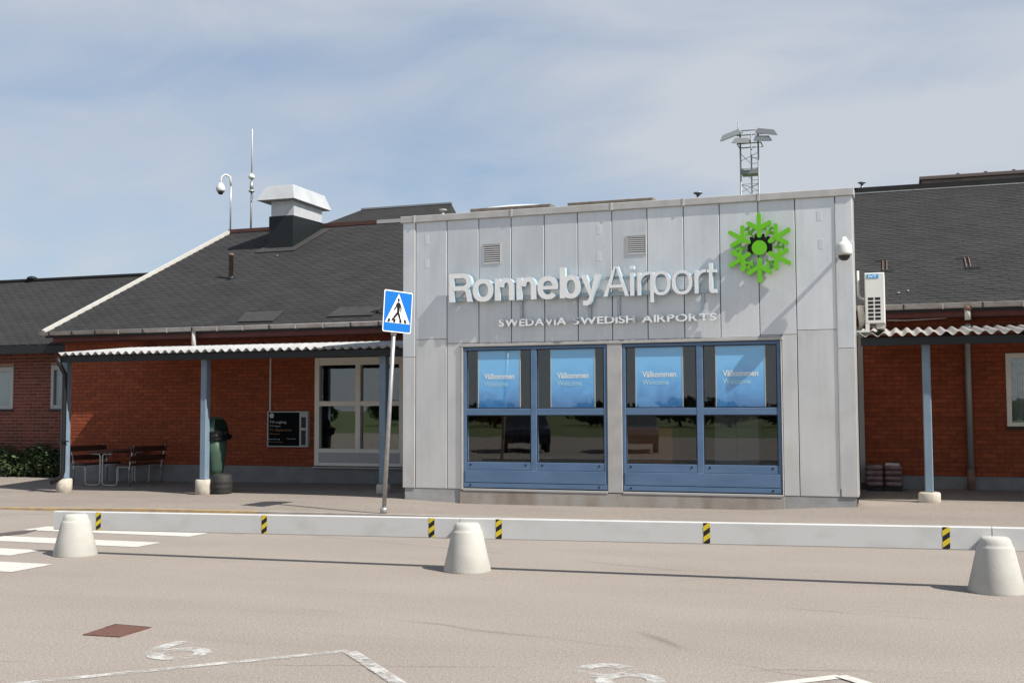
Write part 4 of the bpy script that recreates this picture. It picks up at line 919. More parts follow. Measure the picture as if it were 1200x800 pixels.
# litter bin behind the second post, and the ribbed pot at its foot
bc = Vector((-12.29, 18.34, 0)); br = .205
bn = thing('litter_bin', 'green litter bin with domed hood and black bag fixed behind a blue post', 'litter bin', (bc.x, bc.y, .28))
mb = MB(); mb.lathe([(.06, .33), (.12, .36), (.155, .48), (.19, .78), (br, 1.10)], bc, 28); mb.build('body', M_BIN, bn)
mb = MB(); vs = []; fs = []; n, k = 28, 8
for j in range(k + 1):
    ph = math.pi / 2 * j / k
    for i in range(n): a = 2 * math.pi * i / n; vs.append(bc + Vector((math.cos(a) * (br + .022) * math.cos(ph) ** .8, math.sin(a) * (br + .022) * math.cos(ph) ** .8, 1.17 + .30 * math.sin(ph))))
for j in range(k):
    for i in range(n):
        a = math.degrees(2 * math.pi * (i + .5) / n)
        if j < 5 and (a > 295 or a < 25): continue
        i2 = (i + 1) % n; fs.append((j * n + i, j * n + i2, (j + 1) * n + i2, (j + 1) * n + i))
mb.add(vs, fs, 0, True); mb.build('hood', M_BIN, bn)
mb = MB(); prof = []
for q in range(9): prof.append((br + .02 + .022 * math.sin(q * 2.3), 1.02 + .025 * q))
mb.lathe(prof, bc, 26); o = mb.build('bin_bag', M_BAG, bn)
for v in o.data.vertices: v.co.x += random.uniform(-.012, .012); v.co.y += random.uniform(-.012, .012); v.co.z += random.uniform(-.02, .012)
mb = MB(); fl = [(.16, -.06, 1.20), (.30, -.10, 1.17), (.33, .04, 1.10), (.30, .0, 1.02), (.21, .05, 1.08), (.19, -.10, 1.07)]
mb.add([bc + Vector(p) for p in fl] + [bc + Vector(p) + Vector((0, .02, .004)) for p in fl], [(0, 1, 5), (1, 4, 5), (1, 2, 4), (2, 3, 4), (11, 7, 6), (11, 10, 7), (10, 8, 7), (10, 9, 8), (0, 6, 7, 1), (1, 7, 8, 2), (2, 8, 9, 3)]).build('bag_flap', M_BAG, bn)
MB().box((-12.42, 18.11, .7), (-12.36, 18.3, .74)).box((-12.42, 18.11, 1.0), (-12.36, 18.3, 1.04)).build('bracket', M_DARK, bn)
pc_ = PZ(257.5, 576, .02)
pz = pave_z(pc_.x, 18.25)
tag(MB().lathe([(.185, 0), (.195, .05), (.19, .09), (.2, .11), (.2, .16), (.192, .18), (.2, .20), (.2, .26), (.19, .28), (.19, .33), (.15, .37), (.12, .38), (.10, .33)], (-12.03, 18.16, pz), 28).build('ash_bucket', M_RUB), 'low black ribbed bucket on the pavement in front of the litter bin', 'bucket')

# shrubs by the wing
def shrub(x, y, z, w, d, h, label, seed, n=1500):
    rnd = random.Random(seed); t = thing('shrub', label, 'shrub', (x, y, z), 'shrubs in front of the brown brick wing')
    for k in range(5):
        a = rnd.uniform(0, 6.28); MB().tube([(x, y, z - .05), (x + .3 * w * math.cos(a), y + .3 * d * math.sin(a), z + h * .7)], [.02, .006], 6).build('stem', M_BARK, t)
    cl = [(Vector((x + rnd.uniform(-.38, .38) * w, y + rnd.uniform(-.35, .35) * d, z + rnd.uniform(.15, .8) * h)), rnd.uniform(.16, .30)) for _ in range(22)]
    mb = MB()
    for _ in range(n):
        c, r_ = rnd.choice(cl); dv = Vector((rnd.gauss(0, 1), rnd.gauss(0, 1), rnd.gauss(0, 1))).normalized() * r_ * rnd.uniform(.4, 1.05); p = c + dv
        if p.z < z: continue
        a1 = Vector((rnd.gauss(0, 1), rnd.gauss(0, 1), rnd.gauss(0, .6))).normalized(); a2 = a1.cross(dv.normalized() + Vector((.01, .02, .03))).normalized(); l = rnd.uniform(.035, .07); ww = l * .38
        mb.add([p - a1 * l, p + a2 * ww, p + a1 * l, p - a2 * ww], [(0, 1, 2, 3)])
    struct(mb.build('foliage', M_LEAF, t), 'stuff'); return t
sz = .07
shrub(-19.55, 20.85, sz, 1.1, .5, .75, 'dense dark green shrub at the left edge below the wing window', 1)
shrub(-18.75, 20.87, sz, .9, .5, .68, 'rounded dark shrub in the middle of the row before the brown bricks', 2)
shrub(-18.05, 20.87, sz, .8, .5, .66, 'shrub nearest the black downpipe at the corner of the canopy', 3)
shrub(-20.6, 20.85, sz, 1.2, .5, .8, 'outermost shrub of the row, cut by the left edge', 4)

# ================================================================== ROOFTOP: chimney, poles, mast, roofs behind
c0 = PR(315, 292); cy0 = c0.y; cxa, cxb = c0.x, PY(343, 292, cy0).x; cyb = 26.98
ch = thing('ventilation_chimney', 'large roof ventilator with dark base and pale flared metal hood', 'chimney', ((cxa + cxb) / 2, (cy0 + cyb) / 2, c0.z))
MB().hexa([(cxa, cy0, c0.z - .3), (cxb, cy0, c0.z - .3), (cxb, cyb, c0.z - .1), (cxa, cyb, c0.z - .1), (cxa, cy0, 6.66), (cxb, cy0, 6.66), (cxb, cyb, 6.70), (cxa, cyb, 6.70)]).build('base', M_CHIMD, ch)
MB().box((cxa + .04, cy0 + .04, 6.66), (cxb - .0, cyb - .04, 7.06)).build('collar', M_CHIMW, ch)
k = .16; k2 = .0
MB().hexa([(cxa - .27, cy0 - .2, 7.07), (cxb + .14, cy0 - .2, 7.07), (cxb + .14, cyb + .26, 7.07), (cxa - .27, cyb + .26, 7.07), (cxa - .08, cy0 - .02, 7.47), (cxb + .0, cy0 - .02, 7.47), (cxb + .0, cyb + .10, 7.47), (cxa - .08, cyb + .10, 7.47)]).build('hood', M_CHIMW, ch)
fl = [Vector((cxa - .25, cy0 - .3, 0)), Vector((cxb + .2, cy0 - .3, 0)), Vector((cxb + .3, cyb, 0)), Vector((cxa - .25, cyb, 0))]
for p_ in fl: p_.z = RZ + RK * (p_.y - RY) + .012
MB().add(fl + [p_ + EN * .012 for p_ in fl], [(4, 5, 6, 7), (0, 1, 5, 4), (1, 2, 6, 5), (2, 3, 7, 6), (3, 0, 4, 7)]).build('flashing', M_FELT2, ch)
# gooseneck dome camera on the ridge
gp = PY(270, 268, 27.35); gx_ = gp.x
gc = thing('camera_pole', 'white dome camera hanging from a gooseneck on a thin ridge pole', 'camera', (gx_, 27.35, RGZ - .1))
MB().tube([(gx_, 27.35, RGZ - .15), (gx_, 27.35, 8.30)], .024, 10).build('pole', M_GALV, gc)
g2 = PY(264, 221, 27.35)
MB().tube(arc([(gx_, 27.35, 8.02), (gx_ - .0, 27.30, 8.28), (gx_ - .10, 27.2, 8.33), (g2.x, 27.12, 8.22), (g2.x, 27.12, 8.05)], .06), .028, 10).build('gooseneck', M_AC, gc)
MB().lathe([(.03, .0), (.075, -.05), (.125, -.14), (.13, -.24), (.105, -.27)], (g2.x, 27.12, 8.09), 20).build('housing', M_AC, gc)
MB().lathe([(.085, -.265), (.082, -.30), (.055, -.345), (.0, -.36)], (g2.x, 27.12, 8.09), 18, cap=False).build('dome', M_DOME, gc)
# whip antenna
ap = PY(294, 265, 27.4)
an = thing('antenna', 'tall white whip antenna on a steel mast behind the roof ridge', 'antenna', (ap.x, 27.4, RGZ - .1))
MB().tube([(ap.x, 27.4, RGZ - .15), (ap.x + .01, 27.4, 8.2)], .030, 10).build('mast', M_GALV, an)
MB().lathe([(.022, 0), (.022, 1.28), (.015, 1.30)], (ap.x + .01, 27.4, 8.33), 10).build('whip', M_AC, an)
MB().lathe([(.03, 0), (.085, .03), (.095, .07), (.07, .13), (.03, .16)], (ap.x + .01, 27.4, 8.17), 14).build('base_housing', M_AC, an)
MB().lathe([(.075, 0), (.085, .03), (.075, .06)], (ap.x + .01, 27.4, 7.80), 12).lathe([(.05, .06), (.05, .30)], (ap.x + .01, 27.4, 7.80), 12).build('clamp', M_GALV, an)
MB().tube([(ap.x + .03, 27.38, 7.78), (ap.x + .09, 27.36, 7.68), (ap.x + .05, 27.36, 7.55), (ap.x + .03, 27.38, 7.5)], .008, 6).build('cable', M_DARK, an)
# roof behind the ridge
rb = thing('rear_building', 'dark pitched roof of a taller building rising behind the left ridge', 'building', (-16, 36, 0))
h1, h2, h3 = PY(424, 246, 35), PY(528, 240.2, 35), PY(388, 263, 35)
MB().hexa([(h3.x - .3, 33.2, 7.55), (PY(528, 250, 33.2).x, 33.2, 7.55), (h2.x, 37, 7.55), (h3.x - .3, 37, 7.55), (h1.x, 35, h1.z), (h2.x, 35, h1.z), (h2.x, 35.1, h1.z), (h1.x, 35.1, h1.z)]).build('roof', M_FELT, rb)
MB().beam((h1.x, 35, h1.z + .02), (h2.x + .05, 35, h1.z + .02), .12, .06).build('ridge_cap', M_STEEL, rb)
MB().box((h3.x - .1, 33.5, 0), (h2.x - .1, 36.7, 7.545)).build('wall', M_BRICK2, rb)
# ventilated ridge at the right
l1, l2 = PY(1080, 213, 27.9), PY(1200, 207, 27.9)
ln = thing('roof_lantern', 'weathered brown ridge ventilator on the roof at the far right', 'ridge ventilator', (3, 27.9, RGZ - .1))
MB().box((l1.x, 27.75, RGZ - .3), (8.6, 28.3, l1.z + .0)).build('kerb', mat('lantern_board', (0.20, 0.16, 0.14), 0.8, c2=(0.28, 0.24, 0.21), scale=6), ln)
MB().bbox((l1.x - .05, 27.68, l1.z + .0), (8.7, 28.4, l1.z + .085), .01).build('cap', mat('lantern_cap', (0.13, 0.10, 0.09), 0.8), ln)
x = l1.x + .8
while x < 8.5: MB().lathe([(.035, 0), (.05, .03), (.02, .05)], (x, 27.8, l1.z + .08), 8).build('bolt', M_DARK, ln); x += .6
# floodlight mast on the apron
ma, mbp = PY(868, 200, 60), PY(889, 200, 60); mx0, mx1 = ma.x, mbp.x; mw = mx1 - mx0; myc = 60.4
ms = thing('floodlight_mast', 'lattice floodlight mast with angled lamps rising far behind the grey block', 'light mast', ((mx0 + mx1) / 2, myc, -.06))
legs = [(mx0, 60), (mx1, 60), ((mx0 + mx1) / 2, 60.9)]
for i, (x, y) in enumerate(legs): MB().tube([(x, y, -.06), (x, y, 16.5)], .045, 8).build('leg', M_STEEL, ms)
z = 6.0; k = 0; mb = MB()
while z < 15.2:
    for (a, b) in ((0, 1), (1, 2), (2, 0)):
        A_, B_ = legs[a], legs[b]; mb.tube([(A_[0], A_[1], z), (B_[0], B_[1], z + .42 * (1 if k % 2 else 0))], .016, 5)
    z += .42; k += 1
mb.build('lattice', M_STEEL, ms)
mb = MB(); x = (mx0 + mx1) / 2 + .1; z = 6
mb.tube([(x, 60.2, 5), (x, 60.2, 15.2)], .02, 5).tube([(x + .35, 60.2, 5), (x + .35, 60.2, 15.2)], .02, 5)
while z < 15.1: mb.tube([(x, 60.2, z), (x + .35, 60.2, z)], .014, 5); z += .3
mb.build('ladder', M_STEEL, ms)
cmx = (mx0 + mx1) / 2
MB().box((mx0 + .05, 59.9, 14.1), (mx1 - .05, 60.7, 14.32)).build('platform', M_STEEL, ms)
mb = MB()
for zz, ov in ((15.75, .15), (16.45, .3)):
    for (a, b) in (((mx0 - ov, 59.9), (mx1 + ov, 59.9)), ((mx0 - ov, 60.9), (mx1 + ov, 60.9)), ((mx0 - ov, 59.9), (mx0 - ov, 60.9)), ((mx1 + ov, 59.9), (mx1 + ov, 60.9))): mb.tube([(*a, zz), (*b, zz)], .035, 6)
mb.tube([(mx0 - .1, 60, 16.2), (mx0 - .1, 60, 16.95)], .03, 6)
mb.build('head_frame', M_STEEL, ms)
for (px_, py_, ax, wd, dn) in ((856.5, 158, -1, 1.25, -.36), (899, 154, 1, 1.25, -.22), (894, 162, 1, .95, -.12), (868.5, 164.5, -1, .95, .03)):
    x, y, z = PY(px_, py_, 59.7); e = Vector((ax, -.15, dn)).normalized(); f_ = Vector((0, -1, -.25)).normalized(); up_ = e.cross(f_).normalized()
    if up_.z < 0: up_ = -up_
    c = Vector((x, y, z)); lamp = MB()
    q = []
    for (u, v, w_) in ((-1, -1, -1), (1, -1, -1), (1, 1, -1), (-1, 1, -1), (-.8, -.7, 1), (.6, -.7, 1), (.6, .7, 1), (-.8, .7, 1)): q.append(c + e * u * wd / 2 + f_ * v * .42 + up_ * w_ * .13)
    lo_ = lamp.hexa(q).build('floodlight', mat('lamp_housing', (0.24, 0.25, 0.26), 0.5, 0.3), ms)
    MB().add([c + e * u * wd * .46 + f_ * v * .31 - up_ * .135 for u, v in ((-1, -1), (1, -1), (1, 1), (-1, 1))] + [c + e * u * wd * .46 + f_ * v * .31 - up_ * .15 for u, v in ((-1, -1), (1, -1), (1, 1), (-1, 1))], [(0, 1, 2, 3), (7, 6, 5, 4), (0, 4, 5, 1), (1, 5, 6, 2), (2, 6, 7, 3), (3, 7, 4, 0)]).build('lens', M_LAMP, lo_)

# ================================================================== RIGHT SIDE OF THE BLOCK
yA = 17.85
ac = thing('heat_pump', 'white heat pump unit hung on the right side of the entrance block', 'heat pump', (-.27, yA + .4, 2.87))
xa, xb = PY(1013.5, 350, yA).x, PY(1034, 350, yA).x; xr = xb + .035; z1, z0 = PY(1024, 319.5, yA).z, PY(1024, 379, yA).z
MB().bbox((xa, yA, z0), (xr, yA + .9, z1), .012).build('casing', M_AC, ac)
MB().box((xa + .16, yA + .02, z0 - .08), (xr - .01, yA + .88, z0 - .001)).build('base_tray', mat('ac_tray', (0.40, 0.40, 0.36), 0.6), ac)
for zz in range(6):
    for (u0, u1) in ((.045, .125), (.145, .225)):
        zc = z0 + .075 + zz * .061; MB().box((xa + u0, yA - .0015, zc - .021), (xa + u1, yA - .0005, zc + .021)).build('intake_slot', M_BLACK, ac)
bd_ = MB().bbox((xa + .035, yA - .006, z1 - .085), (xa + .205, yA - .0005, z1 - .02), .002).build('badge', M_IVT, ac)
mb = MB(); put_glyph(mb, 'IVT', (xa + .06, yA - .007, z1 - .073), EX, EZ, -EY, 1, .055, .02, 0, 1, 0, 0, w=.12); mb.build('badge_text', M_SWHITE, bd_)
MB().box((xa, yA - .004, z0 - .13), (xa + .06, yA + .05, z0 - .002)).box((BRX - .0, yA + .0, z0 - .13), (xa, yA + .04, z0 - .10)).build('wall_bracket', M_AC, ac); MB().box((BRI, yA + .7, z0 - .13), (xr, yA + .74, z0 - .081)).build('wall_bracket', M_AC, ac)
MB().tube(arc([(BRX + .035, yA + .1, z1 + .05), (BRX + .035, yA + .1, z0 + .40), (xa + .01, yA + .1, z0 + .38)], .08), .018, 8).build('refrigerant_pipe', M_AC, ac)
MB().tube([(BRX + .05, yA + .2, z0 + .30), (BRX + .07, yA + .2, z0 + .18), (BRX + .09, yA + .2, z0 + .05), (BRX + .05, yA + .2, z0 - .06)], [.03, .055, .06, .02], 12).build('insulated_loop', M_CREAM, ac)
# dome camera on the facade
dc = PY(989, 290, 16.78)
dm = thing('dome_camera', 'white dome security camera on the top right corner of the facade', 'camera', (dc.x, 16.95, dc.z - .2))
MB().bbox((dc.x + .01, Y0 - .03, dc.z - .02), (dc.x + .13, Y0 - .013, dc.z + .13), .004).build('wall_plate', M_AC, dm)
MB().tube(arc([(dc.x + .06, Y0 - .02, dc.z + .06), (dc.x + .04, 16.95, dc.z + .10), (dc.x, 16.80, dc.z + .15), (dc.x, 16.78, dc.z + .05)], .05), .03, 12).build('arm', M_AC, dm)
MB().lathe([(.035, .15), (.045, .09), (.055, .085), (.098, .05), (.112, .02), (.12, -.08), (.118, -.105), (.10, -.115)], (dc.x, 16.78, dc.z), 24).build('housing', M_AC, dm)
MB().lathe([(.085, -.112), (.08, -.15), (.05, -.185), (.0, -.195)], (dc.x, 16.78, dc.z), 20, cap=False).build('dome', M_DOME, dm)
# wrapped sacks by the wall
for i, (x, lab) in enumerate(((-.36, 'wrapped stack of dark sacks half hidden by the grey block'), (.0 - .06, 'wrapped stack of dark sacks topped by a pale sheet'))):
    yb_ = 20.05; gz = pave_z(x, yb_) + .0
    t = thing('sack_stack', lab, 'sacks', (x, yb_, gz), 'wrapped sacks against the brick wall')
    mb = MB()
    for k in range(3): mb.box((x - .14, yb_ - .17 + k * .13, gz), (x + .14, yb_ - .1 + k * .13, gz + .05))
    mb.box((x - .145, yb_ - .18, gz + .05), (x + .145, yb_ + .18, gz + .07)).build('pallet', M_DARK, t)
    for k in range(4):
        zz = gz + .07 + k * .092; prof = [(0, .0)]; mb = MB(); vs = []; fs = []; n, q = 14, 6
        for j in range(q + 1):
            ph = -math.pi / 2 + math.pi * j / q
            for a_ in range(n):
                a = 2 * math.pi * a_ / n; cxn, syn = math.cos(a), math.sin(a); sq = lambda v: math.copysign(abs(v) ** .28, v)
                vs.append((x + .145 * sq(cxn) * abs(math.cos(ph)) ** .22 + random.uniform(-.006, .006), yb_ + .19 * sq(syn) * abs(math.cos(ph)) ** .22, zz + .048 + .05 * math.sin(ph) + random.uniform(-.004, .004)))
        for j in range(q):
            for a_ in range(n): b_ = (a_ + 1) % n; fs.append((j * n + a_, j * n + b_, (j + 1) * n + b_, (j + 1) * n + a_))
        mb.add(vs, fs, 0, True).build('sack', M_WRAP, t)
    if i: MB().hexa([(x - .13, yb_ - .17, gz + .435), (x + .10, yb_ - .18, gz + .43), (x + .11, yb_ + .1, gz + .44), (x - .12, yb_ + .1, gz + .445), (x - .12, yb_ - .15, gz + .46), (x + .09, yb_ - .16, gz + .455), (x + .10, yb_ + .1, gz + .46), (x - .11, yb_ + .1, gz + .468)]).build('cover_sheet', M_WHITE, t)

# ================================================================== POSTERS AND THINGS INSIDE
YP = Y0 + .026
for i, (x0, x1, y1, lab) in enumerate(((561, 609, 409, 'blue Välkommen welcome poster, leftmost of the four in the windows'), (646, 696.5, 407.5, 'blue Välkommen welcome poster, second from the left, beside the central pier'), (745.5, 799.5, 406, 'blue Välkommen welcome poster just right of the central pier'), (839.5, 896, 404, 'darker blue Välkommen welcome poster, rightmost of the four in the windows'))):
    a, b = PY(x0, 440, YP).x, PY(x1, 440, YP).x; z1 = PY((x0 + x1) / 2, y1, YP).z; z0 = 1.50
    t = thing('poster', lab, 'poster', ((a + b) / 2, YP, z0), 'welcome posters behind the blue windows')
    MB().box((a, YP, z0), (b, YP + .008, z1)).build('print', M_POST, t)
    mb = MB().box((a - .014, YP - .004, z0), (a, YP + .012, z1 + .012)).box((b, YP - .004, z0), (b + .014, YP + .012, z1 + .012)).box((a, YP - .004, z1), (b, YP + .012, z1 + .012)); mb.build('edge_strip', M_WHITE, t)
    w = b - a
    mb = MB(); put_glyph(mb, 'Välkommen', (a + w * .13, YP - .003, 2.085), EX, EZ, -EY, 1, .125, .03, 0, 1, 0, 0, w=w * .74); mb.build('headline', M_TTEXT, t)
    mb = MB(); put_glyph(mb, 'Welcome', (a + w * .13, YP - .003, 1.965), EX, EZ, -EY, 1, .115, .014, 0, 1, 0, 0, w=w * .58); mb.build('subline', M_CTEXT, t)
    mb = MB(); put_glyph(mb, 'SWEDAVIA', (a + w * .58, YP - .003, z1 - .085), EX, EZ, -EY, 1, .045, .004, 0, 1, 0, 0, w=w * .30); mb.build('small_print', M_CTEXT, t)
dk = thing('service_desk', 'orange brown wooden desk standing inside behind the third window', 'desk', (-4.0, 18.9, .32))
MB().box((-4.45, 18.6, .32), (-3.55, 19.2, 1.28)).build('body', M_ORANGEW, dk); MB().bbox((-4.5, 18.55, 1.28), (-3.5, 19.25, 1.32), .008).build('top', M_DARK, dk)
cb = thing('cabinet', 'tall grey metal cabinet inside behind the rightmost window', 'cabinet', (-2.6, 19.6, .32))
MB().box((-2.95, 19.3, .32), (-2.2, 19.9, 1.85)).build('body', mat('cabinet_grey', (0.30, 0.31, 0.31), 0.5), cb)
for k in range(2): MB().bbox((-2.94 + k * .375, 19.285, .36), (-2.585 + k * .375, 19.299, 1.82), .004).build('door', mat('cabinet_door', (0.34, 0.35, 0.35), 0.5), cb)

# ================================================================== PEDESTRIAN CROSSING SIGN
sb = PZ(449.5, 601, .105); sY = sb.y; st = PY(461.5, 389, sY); stop = PY(463.5, 352, sY)
sg = thing('crossing_sign', 'blue pedestrian crossing sign on a leaning grey pole', 'road sign', sb)
MB().tube([sb - EZ * .05, stop], .031, 14).build('pole', M_GALV, sg)
MB().lathe([(.052, 0), (.052, .075), (.033, .085)], sb, 14, axis=(stop - sb)).build('foot_collar', M_GALV, sg)
MB().lathe([(.042, 0), (.042, .05)], PY(461.2, 393, sY), 12, axis=(stop - sb)).build('clamp', M_GALV, sg)
hx = Vector((.31, .95, 0)).normalized(); ax = (stop - sb).normalized()
ux = (hx - ax * hx.dot(ax)).normalized(); un = ux.cross(ax).normalized()
if un.dot(CAM - stop) < 0: un = -un
sc_ = PY(463.2, 365.3, sY) + un * .045
S = .60
def rrect(w, h, r, n=5):
    pts = []
    for (cx2, cy2, a0) in ((w - r, h - r, 0), (-w + r, h - r, 90), (-w + r, -h + r, 180), (w - r, -h + r, 270)):
        for k in range(n + 1): a = math.radians(a0 + 90 * k / n); pts.append((cx2 + r * math.cos(a), cy2 + r * math.sin(a)))
    return pts
pl = MB().prism(rrect(S / 2, S / 2, .03), sc_, ux, ax, un, .006).build('plate', [M_SWHITE], sg)
MB().prism(rrect(S / 2 - .016, S / 2 - .016, .022), sc_ + un * .0065, ux, ax, un, .0012).build('blue_field', M_SBLUE, pl)
fl_ = [(1, 0)]
MB().prism([(-.262, -.165), (.262, -.165), (0, .262)], sc_ + un * .0085, ux, ax, un, .0012).build('triangle', M_SWHITE, pl)
mb = MB(); oo = sc_ + un * .0105
def seg(a, b, r0): mb.prism(capsule(a, b, r0, 5), oo, ux, ax, un, .001)
mb.prism([(.022 * math.cos(i * .4488) - .0, .170 + .026 * math.sin(i * .4488)) for i in range(14)], oo, ux, ax, un, .001)
mb.prism([(-.028, .125), (.0, .142), (.030, .128), (.036, .06), (.026, .0), (.022, -.02), (-.024, -.02), (-.022, .03), (-.034, .075)], oo + un * .0004, ux, ax, un, .001)
for a, b, r0 in (((-.01, -.02), (-.065, -.075), .020), ((-.065, -.075), (-.115, -.125), .015), ((.008, -.02), (.035, -.075), .020), ((.035, -.075), (.060, -.130), .015), ((-.028, .115), (-.055, .055), .012), ((-.055, .055), (-.085, .025), .011), ((.028, .115), (.058, .06), .012), ((.058, .06), (.055, .01), .011)): seg(a, b, r0)
mb.build('walking_figure', M_BLACK, pl)
for k, x in enumerate((-.195, -.075, .06, .165)): sk = (-.02, -.008, .008, .02)[k]; MB().prism([(x - .022, -.158), (x + .028, -.158), (x + .026 - sk, -.105), (x - .018 - sk, -.105)], sc_ + un * .0100, ux, ax, un, .001).build('stripe_symbol', M_BLACK, pl)

# ================================================================== CONCRETE CONES AND BARRIER BEAMS
PROF = [(.232, 0), (.236, .012), (.152, .372), (.150, .378), (.141, .383), (.136, .405), (.127, .432), (.114, .450), (.100, .458), (.0, .460)]
cone_pos = [(88, 653), (547.5, 672.5), (1168, 698)]
labs = ['white concrete cone bollard beside the zebra crossing, leftmost and smallest of three', 'white concrete cone bollard in the middle, before the entrance block', 'white concrete cone bollard nearest, at the right edge']
CW_ = []
cone_me = None
for (px, py), lab in zip(cone_pos, labs):
    p = PZ(px, py, 0); hd = Vector((p.x, p.y, 0)).normalized(); c = p + hd * .236; c.z = 0
    if cone_me is None:
        mb = MB(); mb.lathe(PROF, (0, 0, 0), 48, cap=False); cone_me = mb.data('cone_bollard', [M_CONE], Vector((0, 0, 0)))
    o = bpy.data.objects.new('cone_bollard', cone_me); COL.objects.link(o); o.location = c; o.rotation_euler.z = px; o.scale = (1, 1, .98 if px < 200 else 1.03); WLOC[o.name] = c
    tag(o, lab, 'bollard', 'cone bollards carrying the barrier'); CW_.append(c)
YBm = 10.50
def beam_top(x): return lerp_tab([(-9.1, .466), (-7.1, .490), (-2.4, .521), (.49, .546), (4, .575)], x)
def barrier(xa, xb, stickers, lab):
    ya = lerp_tab([(CW_[0].x, CW_[0].y + .105), (CW_[1].x, CW_[1].y + .10), (CW_[2].x, CW_[2].y + .10)], xa); yb = lerp_tab([(CW_[0].x, CW_[0].y + .105), (CW_[1].x, CW_[1].y + .10), (CW_[2].x, CW_[2].y + .10)], xb)
    H, T = .205, .075
    za, zb_ = beam_top(xa), beam_top(xb)
    t = thing('barrier_beam', lab, 'barrier', ((xa + xb) / 2, (ya + yb) / 2, (za + zb_) / 2 - H), 'white barrier beams between the cones')
    def pt(x, dy, dz): k = (x - xa) / (xb - xa); return Vector((x, ya + (yb - ya) * k + dy, za + (zb_ - za) * k + dz))
    c_ = .008; ring_ = [(-T / 2, -H + c_), (-T / 2 + c_, -H), (T / 2 - c_, -H), (T / 2, -H + c_), (T / 2, -c_), (T / 2 - c_, 0), (-T / 2 + c_, 0), (-T / 2, -c_)]
    nn = 12; mb = MB(); vs = []; fs = []
    for i in range(nn + 1): vs += [pt(xa + (xb - xa) * i / nn, dy, dz) for dy, dz in ring_]
    for i in range(nn):
        for j in range(8): a, b = i * 8 + j, i * 8 + (j + 1) % 8; fs.append((a, a + 8, b + 8, b))
    fs += [tuple(range(8)), tuple(nn * 8 + j for j in reversed(range(8)))]
    mb.add(vs, fs); mb.build('beam', M_BARW, t)
    for (px, lean) in stickers:
        xs_ = PY(px, 615, (ya + yb) / 2 - .04).x; w = .062; e = .0015
        a_, b_ = pt(xs_ - w / 2, -T / 2 - e, 0), pt(xs_ + w / 2, -T / 2 - e, 0)
        hh = H - .012; zt = -.005
        st_ = MB().hexa([(a_.x, a_.y - .0, a_.z + zt - hh), (b_.x, b_.y, b_.z + zt - hh), (b_.x, b_.y + .001, b_.z + zt - hh), (a_.x, a_.y + .001, a_.z + zt - hh), (a_.x, a_.y, a_.z + zt), (b_.x, b_.y, b_.z + zt), (b_.x, b_.y + .001, b_.z + zt), (a_.x, a_.y + .001, a_.z + zt)]).build('hazard_sticker', M_BLACK, t)
        for kk in range(-1, 3):
            z_ = kk * .098 + (.012 if px in (588, 828, 1109) else .035); q = []
            lo, hi = -hh, 0.0
            def clip(poly):
                out_ = poly
                for sgn_, lim in ((1, lo), (-1, hi)):
                    r_ = []
                    for i in range(len(out_)):
                        A_, B_ = out_[i], out_[(i + 1) % len(out_)]; da, db = sgn_ * (A_[1] - lim), sgn_ * (B_[1] - lim)
                        if da >= 0: r_.append(A_)
                        if da * db < 0: k = da / (da - db); r_.append((A_[0] + (B_[0] - A_[0]) * k, A_[1] + (B_[1] - A_[1]) * k))
                    out_ = r_
                    if not out_: break
                return out_
            poly = clip([(-w / 2, -hh + z_), (w / 2, -hh + z_ + .045), (w / 2, -hh + z_ + .094), (-w / 2, -hh + z_ + .049)])
            if len(poly) > 2:
                c = (a_ + b_) / 2; ex = (b_ - a_).normalized()
                MB().prism(poly, c + EZ * zt - EY * .0006, ex, EZ, -EY, .0008).build('yellow_band', M_YTAPE, st_)
    return t
jx1, jx2 = PY(541, 610, 10.5).x, PY(1163, 622, 10.6).x
barrier(PY(70, 605, 10.36).x, jx1 - .004, ((120, 0), (309, 0), (502, 0)), 'long white barrier beam with three hazard stickers from the leftmost cone to the middle one')
barrier(jx1 + .004, jx2 - .004, ((588, 0), (828, 0), (1109, 0)), 'long white barrier beam before the entrance block, between middle and right cones')
barrier(jx2 + .004, jx2 + 5.2, ((1330, 0),), 'white barrier beam end running out of the right edge')

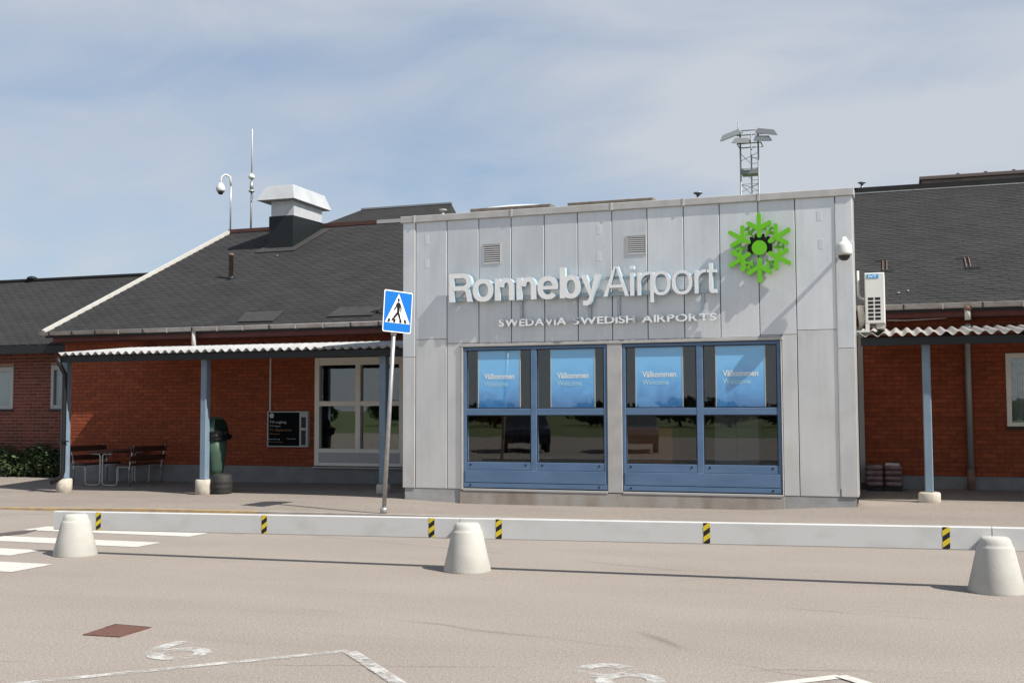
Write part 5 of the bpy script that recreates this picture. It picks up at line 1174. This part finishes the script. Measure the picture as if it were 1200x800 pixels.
# ================================================================== BEHIND THE CAMERA (seen in the window reflections)
def car(name, label, x, y, rz, paintm):
    t = thing(name, label, 'car', (x, y, 0), 'parked cars mirrored in the windows'); t.rotation_euler.z = rz; off = WLOC[t.name]
    prof = [(-2.15, .35), (-2.2, .75), (-2.05, .95), (-1.75, 1.02), (-1.2, 1.43), (.35, 1.46), (1.1, 1.0), (1.95, .85), (2.2, .65), (2.2, .35)]
    mb = MB(); vs = []; n = len(prof)
    for yy, k in ((-.86, 0), (-.80, 1), (.80, 1), (.86, 0)):
        for (px, pz) in prof: vs.append(off + Vector((px, (yy if pz < 1.1 else yy * .82), pz if k else min(pz, .95) if pz < 1.1 else pz - .04)))
    fs = [tuple(range(n)), tuple(3 * n + i for i in reversed(range(n)))]
    for k in range(3):
        for i in range(n): j = (i + 1) % n; fs.append((k * n + i, (k + 1) * n + i, (k + 1) * n + j, k * n + j))
    mb.add(vs, fs); mb.build('body', paintm, t)
    for s_ in (-1, 1):
        MB().hexa([off + Vector(p) for p in ((-1.5, s_ * .80, 1.03), (.95, s_ * .80, 1.03), (.95, s_ * .84, 1.03), (-1.5, s_ * .84, 1.03), (-1.05, s_ * .70, 1.38), (.35, s_ * .70, 1.40), (.35, s_ * .74, 1.40), (-1.05, s_ * .74, 1.38))]).build('side_window', M_DOME, t)
        for xx in (-1.35, 1.35): MB().lathe([(.31, -.1), (.32, 0), (.31, .1)], off + Vector((xx, s_ * .76, .32)), 20, axis=(0, 1, 0)).build('wheel', M_RUB, t)
        MB().box(off + Vector((-2.23, s_ * .62 - .14, .72)), off + Vector((-2.14, s_ * .62 + .14, .9))).build('tail_light', M_RED, t)
    return t
M_CAR1 = mat('car_black', (0.012, 0.013, 0.02), 0.15); M_CAR2 = mat('car_grey', (0.10, 0.105, 0.11), 0.2, 0.4)
car('parked_car', 'black parked car mirrored in the leftmost lower window pane', -13.2, -5.5, math.radians(70), M_CAR1)
car('parked_car', 'dark grey parked car mirrored in the second lower window pane', -9.2, -6.5, math.radians(78), M_CAR2)
rnd = random.Random(5); mb = MB()
for k in range(46):
    x = -85 + k * 3.0 + rnd.uniform(-1, 1); y = -62 + rnd.uniform(-8, 6); h = rnd.uniform(1.5, 2.7) if not (-3 < x < 4) else rnd.uniform(7, 9)
    for _ in range(260):
        u = Vector((rnd.gauss(0, 1), rnd.gauss(0, 1), rnd.gauss(0, 1))).normalized() * rnd.uniform(.5, 1)
        p = Vector((x + u.x * 2.6, y + u.y * 2.2, h * .55 + u.z * h * .45)); a1 = Vector((rnd.gauss(0, 1), rnd.gauss(0, 1), rnd.gauss(0, 1))).normalized(); a2 = a1.orthogonal().normalized()
        l = rnd.uniform(.25, .5); mb.add([p - a1 * l, p + a2 * l * .6, p + a1 * l, p - a2 * l * .6], [(0, 1, 2, 3)])
    mb.tube([(x, y, -.1), (x, y, h * .5)], [.18, .1], 6)
wd = mb.build('far_wood', M_LEAF); struct(wd, 'stuff'); wd['label'] = 'line of green trees across the fields mirrored in the windows'
